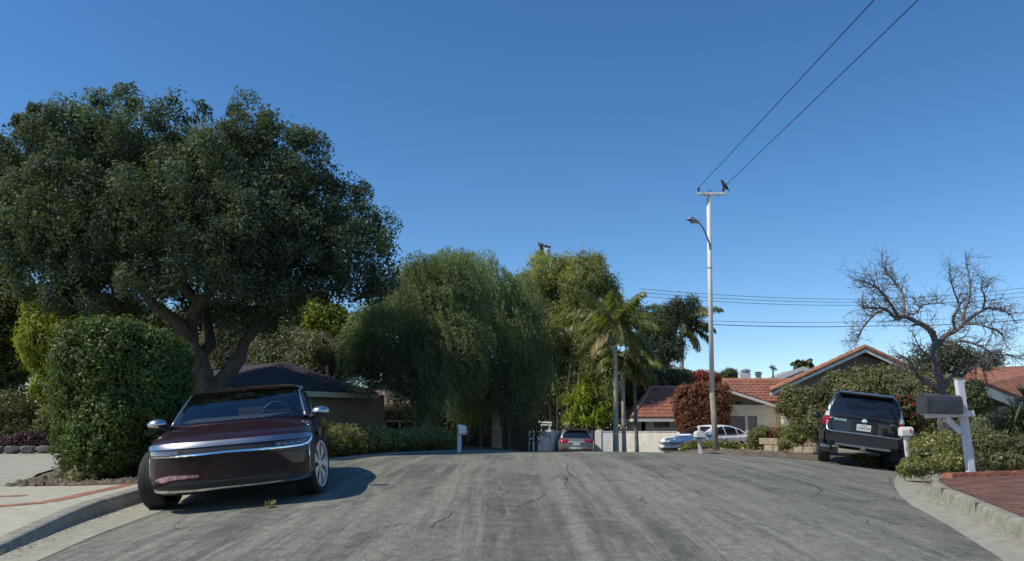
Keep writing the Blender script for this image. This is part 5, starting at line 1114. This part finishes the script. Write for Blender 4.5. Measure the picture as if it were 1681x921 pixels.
for (lb,tr,label,seed) in (
  ([(650,545,66,22.5),(690,500,66,23),(735,470,58,23.5),(612,575,36,22),(690,590,52,22),(735,560,66,22.6),(705,630,34,22),(600,560,30,22.6),(632,590,36,22.2),(655,600,34,22.2),(668,640,18,22.2),(690,655,22,22.2),(610,610,22,22),(720,520,60,24.5),(690,450,36,23)],[(701,745),(700,700),(697,670),(690,630),(680,580)],'left weeping pepper tree with drooping grey-green foliage beside the brown house',1),
  ([(780,470,60,25),(830,500,56,25.5),(800,550,70,24.6),(850,570,44,25),(770,610,60,24.6),(835,630,46,25),(745,440,36,25),(870,600,28,25.4),(800,520,64,27),(790,640,50,26),(855,540,36,25)],[(818,750),(816,705),(810,670),(800,630),(790,580)],'right weeping pepper tree with a pale mottled trunk above the crest',2)):
    lb=[(a_,b__,c__,d__+PSH[seed]) for a_,b__,c__,d__ in lb]; Yq_=lb[0][3]+.3; T=thing('pepper_tree',label,'tree',(X(tr[0][0],Yq_),Yq_,.2),group='pepper trees behind the low hedge')
    mb=MB(); limb(tr,Yq_,.17,.11,mb_=mb)
    for dx,dy in ((-55,-130),(45,-140),(-20,-170),(65,-90),(-80,-80)): a,b_=tr[-2]; limb([(a,b_),(a+dx*.45,b_+dy*.5),(a+dx,b_+dy)],Yq_,.10,.02,[0,random.uniform(-.8,.8),random.uniform(-1.2,1.2)],mb_=mb,n=7)
    mb.build('trunk',M_bark2 if seed else 0,T,smooth=True)
    LB=[lob(x,y,r_,Y_,(1,1,.95)) for x,y,r_,Y_ in lb]; weeping(T,LB,5200,.2,.95,.115,L_pep,seg=.06)
    crown('inner_foliage',[(l[0],l[1]*.86,2) for l in LB],26000,.11,.25,L_pep,T,clump=.34,per=30,inner=.3,big=.2)
# --- tall sparse multi-stemmed trees behind
for i,(lb,stems,label,mtl) in enumerate((
 ([(868,470,24),(900,450,28),(880,510,34),(905,540,36),(870,560,30),(895,600,30),(912,490,30),(885,430,14),(930,440,22),(860,640,30),(890,560,34),(915,560,30),(850,500,22),(855,570,26)],[(905,700,880,440),(915,700,905,430),(925,700,925,450)],'yellowish sparse tall tree left of the palms in front of the wooden utility pole',L_euc),
 ([(945,470,28),(975,455,26),(960,510,34),(985,500,30),(940,560,36),(975,560,34),(960,610,30),(1000,470,16),(955,430,14),(980,428,12),(1000,540,24),(935,600,30),(985,600,28),(1010,500,18),(930,520,28),(925,640,26),(995,640,26)],[(935,705,940,430),(945,705,965,425),(955,700,985,425),(930,700,955,440),(965,700,1000,450)],'tall wispy tree of many thin stems directly behind the tallest palm',L_euc),
 ([(915,620,36),(950,640,36),(880,640,36),(910,675,34),(860,660,30),(1010,620,34),(1050,610,26),(960,690,34),(1010,680,34),(870,695,26),(985,600,30)],[(890,735,880,600),(898,735,905,600),(915,735,918,600),(940,735,935,600)],'dark undergrowth tree with leaning pale stems above the bluish wall',L_drk))):
    Yq_=(49,48,52)[i]; T=thing('slender_tree',label,'tree',(X(stems[0][0],Yq_),Yq_,-.6),group='slender trees behind the garden wall')
    mb=MB()
    for sx,sy,tx,ty in stems: limb([(sx,sy+15),(sx+(tx-sx)*.3+random.uniform(-4,4),sy+(ty-sy)*.35),(sx+(tx-sx)*.7+random.uniform(-4,4),sy+(ty-sy)*.7),(tx,ty)],Yq_+random.uniform(-1,0),.075,.02,mb_=mb,n=7)
    if i<2:  # upright whips that poke out of the crown
        for k in range(26):
            x,y,r_=random.choice(lb); x+=random.uniform(-.8,.8)*r_; y+=random.uniform(-.6,.4)*r_; a=P(x,y,Yq_-.6); b_=P(x+random.uniform(-5,5),y-random.uniform(18,36),Yq_-.6); mb.tube([a,(a+b_)/2+Vector((random.uniform(-.1,.1),0,0)),b_],[.03,.02,.010],4)
    mb.build('trunk',M_bark2,T,smooth=True)
    LB=[lob(x,y,r_,Yq_+random.uniform(-1.2,1.2),(1,1,1.1)) for x,y,r_ in lb]
    crown('crown',LB,52000 if i<2 else 26000,.20,.30,mtl,T,clump=.42,per=26,inner=.35,fill=.6,big=.0,axis=(0,0,.6) if i<2 else None)
# --- palms
def frond(cs,nn,ax,rach,c,az,el,L,droop,nl=42,ll=.5):
    c=Vector(c); h=Vector((math.cos(az),math.sin(az),0)); pts=[]; p=c.copy(); a=el; k=14
    for i in range(k+1): pts.append(p.copy()); p+= (h*math.cos(a)+Vector((0,0,math.sin(a))))*(L/k); a-=droop/k*(.5+i/k)
    rach.tube(pts,[.030*(1-.85*i/k)+.004 for i in range(k+1)],5)
    side=h.cross(Vector((0,0,1))).normalized()
    for i in range(nl):
        t=.16+.84*i/nl; f=t*k; j=min(int(f),k-1); q=pts[j].lerp(pts[j+1],f-j); tg=(pts[j+1]-pts[j]).normalized(); l=ll*math.sin(math.pi*(.12+.83*t))**.7
        for s_ in (1,-1):
            d=(side*s_*.62+tg*.42+Vector((0,0,-.72+random.uniform(-.3,.25)))).normalized(); cs.append(q+d*l*.5); ax.append(d); nn.append((tg.cross(d)*s_+Vector((random.uniform(-.2,.2),random.uniform(-.2,.2),.2))).normalized()); frond.s.append(l)
frond.s=[]
def palm(name,label,base_px,top_px,Y,r0,r1,nf,L,mt,ll=.5,seed=3,group=None,trunkmat=None,shaft=.5,dry=2,el=(-.1,1.3),zb=None,wid=.075,dr=(1.4,2.2)):
    random.seed(seed); b=P(base_px[0],base_px[1],Y); b.z=zb if zb is not None else ground(b.x,min(Y,50)); t=P(top_px[0],top_px[1],Y); T=thing(name,label,'palm',b,group=group)
    pts=[b-Vector((0,0,.2)),b.lerp(t,.33),b.lerp(t,.66),t]; a,rr=wob(pts,[r0*1.25,r0,r0*.95,r1],6,.02); MB().tube(a,rr,12).build('trunk',trunkmat or M_palmt,T,smooth=True)
    if shaft: MB().tube([t,t+Vector((0,0,shaft*.5)),t+Vector((0,0,shaft))],[r1*1.15,r1*1.05,r1*.5],12).build('crownshaft',M_shaft,T,smooth=True)
    c=t+Vector((0,0,shaft)); cs=[];nn=[];ax=[];frond.s=[]; ra=MB()
    for i in range(nf):
        az=i*2.4+random.uniform(-.2,.2); e_=el[0]+(el[1]-el[0])*((i+.5)/nf)**.9; frond(cs,nn,ax,ra,c-Vector((0,0,.05)),az,e_,L*random.uniform(.85,1.1)*(1 if i<nf-2 else .8),random.uniform(*dr),ll=ll)
    ra.build('frond_stalks',M_shaft,T)
    s=np.array(frond.s); leafmesh('fronds',np.array(cs),np.array(nn),s,wid/np.maximum(s,.1),mt,T,axis=np.array(ax),jit=.05)
    if dry:
        cs=[];nn=[];ax=[];frond.s=[]; ra=MB()
        for i in range(dry): frond(cs,nn,ax,ra,c-Vector((0,0,.15)),i*2.9+.4,-.3,L*.75,1.6,ll=ll)
        ra.build('frond_stalks',M_pst,T)
        s=np.array(frond.s); leafmesh('dry_fronds',np.array(cs),np.array(nn),s,wid*.8/np.maximum(s,.1),L_pdry,T,axis=np.array(ax),jit=.05)
M_palmt=mat('palm_trunk',(.42,.38,.31),.85,var=.3,scale=3,stretch=(.4,.4,5),bump=.4,bscale=12); M_shaft=mat('palm_shaft',(.20,.21,.08),.6); M_pst=mat('dry_stalk',(.32,.22,.10),.8)
palm('palm_tree','tallest palm with wide arching fronds, centre of the palm row left of the lamp pole',(1011,745),(1010,566),31,.10,.085,16,2.2,L_palm,.66,5,'palms by the garden wall',shaft=.75,dry=2,wid=.065,el=(-.25,1.5),dr=(.9,1.7))
palm('palm_tree','middle slender palm just right of the tallest palm',(1025,745),(1022,612),33,.085,.07,12,1.5,L_palm,.5,9,'palms by the garden wall',shaft=.5,dry=1)
palm('palm_tree','rightmost slender palm nearest the tiled cottage roof',(1046,745),(1041,618),34,.08,.065,12,1.5,L_palm,.5,12,'palms by the garden wall',trunkmat=mat('grey_palm_trunk',(.20,.19,.16),.9,var=.3,scale=3,stretch=(.4,.4,5)),shaft=.45,dry=2)
palm('queen_palm','distant feathery palm with a pale trunk behind the lamp pole',(1118,620),(1119,548),62,.16,.13,20,3.6,leafmat('leaf_far_palm',(.055,.075,.030),(.12,.145,.06),(.18,.19,.09),.3,.5,.5),1.0,21,None,shaft=.8,dry=1,zb=-1,wid=.10)
for (px,py,s_,lab) in ((1318,590,17,'small distant palm crown just left of the large gable'),): palm('fan_palm',lab,(px,640),(px,600),90,.2,.2,16,1.5,bpy.data.materials['leaf_far_palm'],.8,s_,None,shaft=0,dry=0,zb=-1,el=(.1,1.4),wid=.14)
random.seed(31)
T=shrub('feathery_tree','distant blue-green airy tree between the palms and the lamp pole','tree',[lob(1085,540,24,58),lob(1110,510,20,58),lob(1080,580,26,58),lob(1135,500,12,58),lob(1060,560,24,58),lob(1100,570,24,58),lob(1055,520,16,58)],15000,.26,.25,leafmat('leaf_blue_green',(.05,.075,.04),(.11,.14,.075),(.17,.19,.11),.3,.5,.5),clump=.5,per=24,big=0,loc=(X(1090,58),58,-.8),inner=.3)
mb=MB(); limb([(1092,640),(1090,600),(1085,560),(1090,520)],58,.2,.05,mb_=mb); limb([(1090,590),(1105,560),(1115,520)],58,.12,.03,mb_=mb); mb.build('trunk',M_bark2,T)
# --- yucca-like rosettes
def rosettes(name,label,pts,Y,L,mt,n=60,w_=.09,stem=True,cat='yucca',up=.25):
    b=P(pts[0][0],pts[0][1],Y); T=thing(name,label,cat,(b.x,Y,ground(b.x,min(Y,50)))); cs=[];ax=[];nn=[];sz=[]; mb=MB()
    for (px,py,s_,dy) in pts:
        c=P(px,py,Y+dy); u=unit(n); u[:,2]=np.abs(u[:,2])*1.1-.45+up*.4; u/=np.linalg.norm(u,axis=1)[:,None]; l=L*s_*rng.uniform(.7,1.1,n)
        cs.append(np.array(c)+u*l[:,None]*.5); ax.append(u); x=np.cross(u,np.array([0,0,1.])); nn.append(np.cross(x,u)+unit(n)*.3); sz.append(l)
        g_=ground(c.x,min(c.y,50)); mb.tube([(c.x*.98+.02*b.x,c.y,g_),c],[.07,.05],6)
    sz=np.concatenate(sz); leafmesh('leaves',np.concatenate(cs),np.concatenate(nn),sz,w_/np.maximum(sz,.1),mt,T,axis=np.concatenate(ax),jit=.05)
    mb.build('stems',M_bark,T); return T
rosettes('yucca','bright green clump of spiky yucca behind the wall and the silver hatch vehicle',[(945,680,1,0),(965,665,1,.3),(985,680,1,0),(955,645,1,.4),(975,640,1,.6),(995,660,1,.4),(935,692,.8,-.2),(960,695,.9,-.4),(980,698,.8,-.4),(1000,690,.9,0),(965,625,.9,.8),(990,640,.9,.7),(1005,650,.8,.7),(950,665,1,.1),(975,690,.9,-.3),(940,660,.9,.4)],46.2,1.0,L_yuc,110,.075)
rosettes('spiky_agave','dark spiky plant in front of the bluish wall near the right pepper tree',[(880,712,1,0),(872,722,.8,.2)],30,.75,L_drk,34,.07,cat='agave')
rosettes('yucca','large spiky grey-green yucca at the right edge in front of the white wall',[(1672,690,1.0,0),(1690,660,1,0.2),(1665,705,.9,-.2),(1700,700,1,0)],17.5,.62,leafmat('leaf_grey_yucca',(.055,.075,.04),(.12,.14,.075),(.20,.20,.12),.2,.45,.8),150,.045)
# --- bare tree on the right
Yb=17.0; T=thing('bare_tree','leafless tree with gnarled twisting branches behind the dark mailbox','tree',(X(1556,Yb),Yb,ground(X(1556,Yb),Yb)))
random.seed(8)
tw=MB(); mb=MB(); tips=[]
def zz(z): return [(1340+x*.3257,400+y*.3257) for x,y in z]
def limb2(pts,r0,r1,dy): 
    q=[P(x,y,Yb+d) for (x,y),d in zip(pts,dy)]; k=len(q); rr=[1.12*(r0+(r1-r0)*(i/(k-1))**.8) for i in range(k)]; a,b_=wob(q,rr,5,.22); mb.tube(a,b_,8)
    for i in range(3,len(a)): tips.append((a[i],(a[i]-a[i-1]).normalized(),b_[i]))
limb2([(1560,750),(1557,715),(1552,680),(1546,650)],.17,.13,[0,0,0,0])
limb2(zz([(632,770),(610,640),(598,580),(605,500)]),.085,.07,[0,0,-.1,-.1])
limb2(zz([(605,510),(590,460),(560,425),(500,390),(440,365),(405,378),(350,330),(290,325),(235,325)]),.072,.014,[-.1,-.1,-.2,-.3,-.4,-.4,-.5,-.6,-.7])
limb2(zz([(440,365),(443,310),(430,240),(395,195),(350,140),(335,120)]),.035,.008,[-.4,-.2,0,.1,.2,.3])
limb2(zz([(410,372),(385,320),(350,270),(310,225),(262,200),(210,180)]),.035,.008,[-.4,-.6,-.8,-.9,-1,-1.1])
limb2(zz([(400,375),(345,335),(285,365),(240,420),(215,460),(203,500)]),.028,.008,[-.4,-.3,0,.3,.4,.5])
limb2(zz([(440,362),(500,350),(540,310),(600,300),(605,265)]),.022,.007,[-.4,-.1,.3,.5,.6])
limb2(zz([(608,505),(650,465),(700,440),(740,405),(748,340),(775,260),(772,170),(750,70)]),.06,.008,[-.1,.1,.3,.5,.6,.8,.9,1])
limb2(zz([(740,405),(800,360),(850,330),(910,330),(960,345),(1010,400)]),.04,.007,[.5,.5,.6,.8,.9,1.1])
limb2(zz([(745,405),(800,405),(860,420),(930,450),(960,520)]),.03,.007,[.5,.3,0,-.2,-.4])
limb2(zz([(700,440),(690,370),(720,320),(690,230),(670,140)]),.03,.007,[.3,.1,-.2,-.4,-.6])
limb2(zz([(840,335),(850,270),(830,220),(870,180)]),.022,.006,[.6,.4,.2,0])
limb2(zz([(625,745),(560,700),(500,650),(465,590),(420,560)]),.06,.012,[0,-.3,-.6,-.9,-1])
limb2(zz([(640,735),(670,680),(720,645),(780,630),(850,600),(900,560)]),.055,.012,[0,.2,.4,.6,.9,1])
limb2(zz([(600,600),(560,560),(520,520),(480,440)]),.025,.007,[-.1,-.4,-.7,-.9])
limb2(zz([(620,500),(680,510),(740,490),(830,520),(900,560),(960,560),(1020,580)]),.028,.007,[0,-.3,-.5,-.6,-.6,-.5,-.4])
mb.build('trunk',M_bark3,T,smooth=True)
cc=Vector(P(1538,560,Yb))
def twig(p,d,L,r,depth):
    k=4; pts=[p]; q=p.copy()
    for i in range(k): d=(d+Vector([random.gauss(0,.28) for _ in range(3)])+Vector((0,0,.05))).normalized(); q=q+d*L/k; pts.append(q.copy())
    tw.tube(pts,[r*(1-.7*i/k) for i in range(k+1)],4,cap=False)
    if depth>0:
        for j in range(random.randint(2,3)):
            i=random.randint(1,k); dd=(d+Vector([random.gauss(0,.75) for _ in range(3)])).normalized(); twig(pts[i],dd,L*random.uniform(.5,.75),r*.62,depth-1)
for (p,d,r_) in tips:
    if r_<.07 and random.random()<.85 and p.z>1.9:
        out=(p-cc); out.normalize()
        for _ in range(1 if r_>.03 else 2):
            dd=(d*.5+out*.5+Vector([random.gauss(0,.6) for _ in range(3)])).normalized(); twig(p,dd,random.uniform(.2,.46),min(.010,r_*.6),2)
tw.build('twigs',M_bark3,T)
# --- vine and shrub masses on the right
shrub('bougainvillea','tall rust-red leafy bougainvillea mass between the cottage roof and the garage','bougainvillea',[lob(1130,668,20,39.6,(1,.8,1.5),4),lob(1155,664,26,39.6,(1,.8,1.25),4),lob(1178,664,18,39.4,(1,.8,1.6),4),lob(1150,648,18,39.7,(1,.9,.9),3),lob(1122,645,9,39.8),lob(1186,642,9,39.8),lob(1140,695,24,39.6,(1,.8,1),4),lob(1168,695,24,39.6,(1,.8,1),4)],30000,.12,.5,L_red,clump=.22,per=30,extra=[('flowers',260,.11,L_mag)])
shrub('bougainvillea','crimson flowering top growing behind the cottage ridge near the lamp pole','bougainvillea',[lob(1150,625,16,50),lob(1168,622,12,50),lob(1135,632,14,50)],5000,.13,.5,L_red,clump=.25,per=24,extra=[('flowers',1300,.15,L_mag)],loc=(12,50,-.8))
shrub('far_shrub','dark spiky-topped shrub behind the tiled ridge right of the lamp pole','shrub',[lob(1198,618,12,52),lob(1188,622,10,52),lob(1210,622,8,52)],3500,.30,.12,L_drk,clump=.25,per=24,loc=(14,52,-.8),inner=.1)
shrub('background_tree','dark dense tree mass closing the view behind the slender trees','tree',[lob(x,y,r_,66) for x,y,r_ in ((700,640,60),(780,650,56),(850,655,52),(900,650,52),(950,655,50),(1000,655,46),(1045,650,34),(870,600,40),(930,600,40),(990,610,36))],30000,.30,.5,L_drk,clump=.6,per=30,loc=(5,66,-.8))
shrub('far_hedge','dark hedge mass beyond the cottage roof behind the palms','hedge',[lob(1060,625,22,50),lob(1090,628,20,50),lob(1120,628,18,50),lob(1035,640,24,50),lob(1020,600,20,50)],12000,.22,.5,L_drk,clump=.4,per=30,loc=(9,50,-.6))
LI=[lob(1322,695,20,25.5),lob(1340,665,26,25),lob(1378,645,30,25.5),lob(1420,635,30,26),lob(1350,700,24,24),lob(1460,635,32,25),lob(1400,665,38,24.6),lob(1440,690,34,24),lob(1302,650,15,26),lob(1290,668,12,26),lob(1312,672,14,25.6),lob(1500,645,32,24),lob(1490,685,32,23),lob(1540,650,34,23),lob(1530,700,36,22.4),lob(1318,665,12,25.5),lob(1580,665,28,22),lob(1575,705,30,21.6)]
shrub('climbing_vine_hedge','huge mixed green vine and shrub mass covering the gable house front','shrub',LI,70000,.10,.5,L_ivy,clump=.24,per=34,big=.14,extra=[('flowers',110,.09,L_mag)],loc=(11.2,25,.4))
shrub('flowering_vine','dark vine with a few crimson flowers against the corner house left of the yucca','vine',[lob(1598,660,20,20.5),lob(1608,685,18,20.5),lob(1600,640,12,20.5)],9000,.09,.5,L_drk,clump=.16,per=24,extra=[('flowers',90,.08,L_mag)])
shrub('flowering_vine','patch of crimson flowers between the off-roader and the dark mailbox','vine',[lob(1492,672,13,20.5),lob(1500,690,14,20.5),lob(1482,655,9,20.5)],3500,.08,.5,L_drk,clump=.16,per=24,extra=[('flowers',360,.08,L_mag)])
shrub('background_tree','dark leafy tree standing behind the bare tree branches','tree',[lob(1555,590,30,29),lob(1590,600,26,29),lob(1520,600,26,29),lob(1625,595,16,30)],9000,.12,.4,L_drk,clump=.3,per=16,big=0,inner=.3,loc=(15,29,0))
# foreground garden shrubs on the right bank: yellowish green with pale flowers
def bushrow(name,label,spec,n,mt,size,extra,cat='shrub',asp=.4,clump=.12):
    ls=[]
    for (px,py,rp,Y) in spec: ls.append(lob(px,py,rp,Y,(1,1,.9)))
    return shrub(name,label,cat,ls,n,size,asp,mt,clump=clump,per=18,big=.10,extra=extra,inner=.2)
bushrow('lantana_bush','bright bush with pale yellow flowers at the kerb end by the black off-roader wheel',[(1500,765,13,14.6),(1515,752,17,15),(1530,738,20,15.4),(1487,770,8,14.4),(1515,770,9,14.4),(1508,735,12,16.2)],11000,L_fls,.065,[('flowers',130,.055,L_flw)])
bushrow('garden_shrub','sprawling yellow-green shrub directly behind the white mailbox post',[(1545,748,20,15.2),(1568,740,24,15.6),(1552,728,18,16.2),(1540,760,14,14.6),(1565,760,16,14.4)],11000,L_fls,.06,[('flowers',40,.05,L_flw)])
bushrow('garden_shrub','low tangled green shrub right of the white mailbox post',[(1605,740,28,15.2),(1635,740,28,15.4),(1660,745,26,15.2),(1685,742,28,15.4),(1620,722,20,16.2),(1600,758,14,14.6),(1640,758,14,14.6),(1670,760,14,14.4)],16000,L_ivy,.06,[('flowers',80,.05,L_flw)])
bushrow('garden_shrub','grey-green twiggy shrub in front of the white wall at far right',[(1625,700,22,18),(1650,715,22,18),(1605,712,18,18),(1680,725,20,18)],9000,L_oli,.055,None)
bushrow('rose_bush','leafy rose bush with reddish tips left of the black off-roader',[(1295,715,14,23.4),(1290,730,10,23.2),(1305,705,9,23.5),(1312,722,9,23.3),(1283,708,8,23.5)],3800,L_fls,.07,[('flowers',26,.07,L_mag)],'rose bush')
bushrow('rose_bush','rounded olive bush at the right rear of the white sedan',[(1242,720,15,30),(1240,735,14,30),(1250,708,9,30.4),(1252,738,10,29.8)],4500,L_fls,.09,None,'bush')
bushrow('rose_bush','dark red-tinged bush between the garage wall and the tan block wall',[(1265,722,13,30.5),(1275,712,10,30.5),(1258,712,9,30.6)],3500,L_red,.08,None,'bush')
bushrow('flower_bed','low bed of yellow-flowered bushes at the foot of the lamp pole before the sedan',[(1128,738,12,29),(1140,735,12,29),(1160,736,12,29.2),(1185,736,14,29),(1205,738,14,29.2),(1220,742,10,29)],9000,L_fls,.08,[('flowers',260,.08,leafmat('petal_yellow',(.62,.55,.12),(.75,.68,.25),None,.3,.6,1))],'flower bush')
# low dry ground plants beneath the off-roader and on the bank
shrub('ground_cover','yellow-green ground plants on the bank seen beneath the black off-roader','ground cover',[lob(1410,752,9,22.6,(1.3,1,.5)),lob(1432,755,10,22.4,(1.3,1,.5))],1300,.07,.4,L_fls,clump=.12,per=20,extra=[('flowers',30,.05,L_flw)])['kind']='stuff'
# --- vegetation on the left
shrub('olive_shrub','pale grey-olive bushy shrub behind the brown house roof, left of the forked trunk','shrub',[lob(365,580,26,29),lob(350,560,18,29),lob(380,560,20,29.4),lob(365,610,26,29),lob(330,590,18,29.5)],11000,.11,.28,L_oli,clump=.25,per=24,loc=(-10.6,29,.5))
shrub('olive_shrub','broad grey-olive bushy mass rising behind the brown house roof','shrub',[lob(430,585,36,29),lob(475,575,36,29.4),(lob(515,575,32,29)),lob(450,610,40,29),lob(500,610,40,29),lob(545,590,26,30),lob(550,615,28,30),lob(470,550,16,29.6),lob(410,570,20,29)],26000,.12,.28,L_oli,clump=.28,per=24,loc=(-8.2,29,.5))
shrub('leafy_tree','sunlit yellow-green tree behind the olive bushes under the big crown','tree',[lob(510,520,34,34),lob(545,530,30,34),lob(490,540,26,34),lob(575,545,26,34),lob(530,555,34,34.5),lob(520,500,18,34)],17000,.14,.45,L_yel,clump=.3,per=26,loc=(-8.2,34,.5))
shrub('dark_tree','dark green tree filling the gap left of the pepper trees','tree',[lob(590,560,30,30),lob(575,590,26,30),lob(600,525,16,30),lob(640,520,20,33)],9000,.14,.45,L_drk,clump=.3,per=26,loc=(-5.8,30,.5))
shrub('bamboo_clump','tall yellow-green bamboo-like clump left of the tall clipped hedge','bamboo',[lob(75,560,38,22,(1,1,1.3)),lob(100,600,34,22,(1,1,1.3)),lob(60,510,20,22,(1,1,1.3)),lob(120,540,28,22,(1,1,1.2)),lob(130,500,18,22),lob(50,480,10,22,(1,1,1.5)),lob(90,640,30,22),lob(200,500,22,22.5),lob(115,505,16,22)],20000,.15,.22,L_yel,clump=.24,per=24,loc=(-12.6,22,.6))
shrub('dark_tree','dark olive tree at the left edge behind the big crown','tree',[lob(5,560,40,24),lob(20,510,34,24),lob(-30,520,50,24),lob(-10,600,44,24),lob(15,455,22,24),lob(-50,600,50,24),lob(25,610,26,24)],16000,.14,.4,leafmat('leaf_olive_tree',(.06,.075,.02),(.13,.145,.04),(.2,.2,.07),.3,.5,.6),clump=.3,per=26,loc=(-15.5,24,.6))
shrub('dark_tree','tall dark mass of trees seen through the fork of the big trunk','tree',[lob(280,560,50,33),lob(330,540,44,33),lob(230,540,40,33),lob(180,530,40,33),lob(300,620,50,33),lob(390,530,36,34),lob(440,530,30,36)],16000,.18,.45,L_drk,clump=.4,per=26,loc=(-14,33,.6))
shrub('dark_hedge','straight dark hedge across the end of the left driveway','hedge',[(np.array([-17,23.6,1.5]),np.array([4.6,.6,1.05]),6),(np.array([-11.6,24,1.5]),np.array([1.7,.6,1.0]),6)],26000,.10,.5,L_drk,clump=.16,per=26,loc=(-14.5,21.2,.4))
shrub('round_bush','large domed grey-green bush at the left edge beside the driveway','bush',[lob(10,690,44,20.8,(1.1,1,1.05)),lob(-30,698,46,20.6),lob(30,712,22,20.4)],15000,.075,.35,L_ivy,clump=.14,per=26)
shrub('round_bush','smaller domed olive bush between the driveway and the tall clipped hedge','bush',[lob(90,700,30,20.9,(1.1,1,1.1)),lob(70,714,24,20.7),lob(120,710,24,21),lob(105,680,20,21)],12000,.075,.35,L_low,clump=.14,per=26)
shrub('purple_shrub','low purple-leaved shrub behind the stone edging of the left driveway','shrub',[lob(50,726,22,19.6,(1.3,1,.7)),lob(20,732,20,19.5,(1.3,1,.7)),lob(72,732,14,19.6)],5000,.07,.4,L_pur,clump=.12,per=20)
t=shrub('grass_tuft','small dry grass tuft at the foot of the clipped hedge','grass tuft',[(np.array([X(163,12.0),11.72,ground(-6.2,11.7)+.12]),np.array([.22,.15,.14]),2)],260,.16,.10,leafmat('leaf_straw',(.30,.27,.12),(.42,.38,.2),None,.2,.7,1),clump=.06,per=12,big=0)
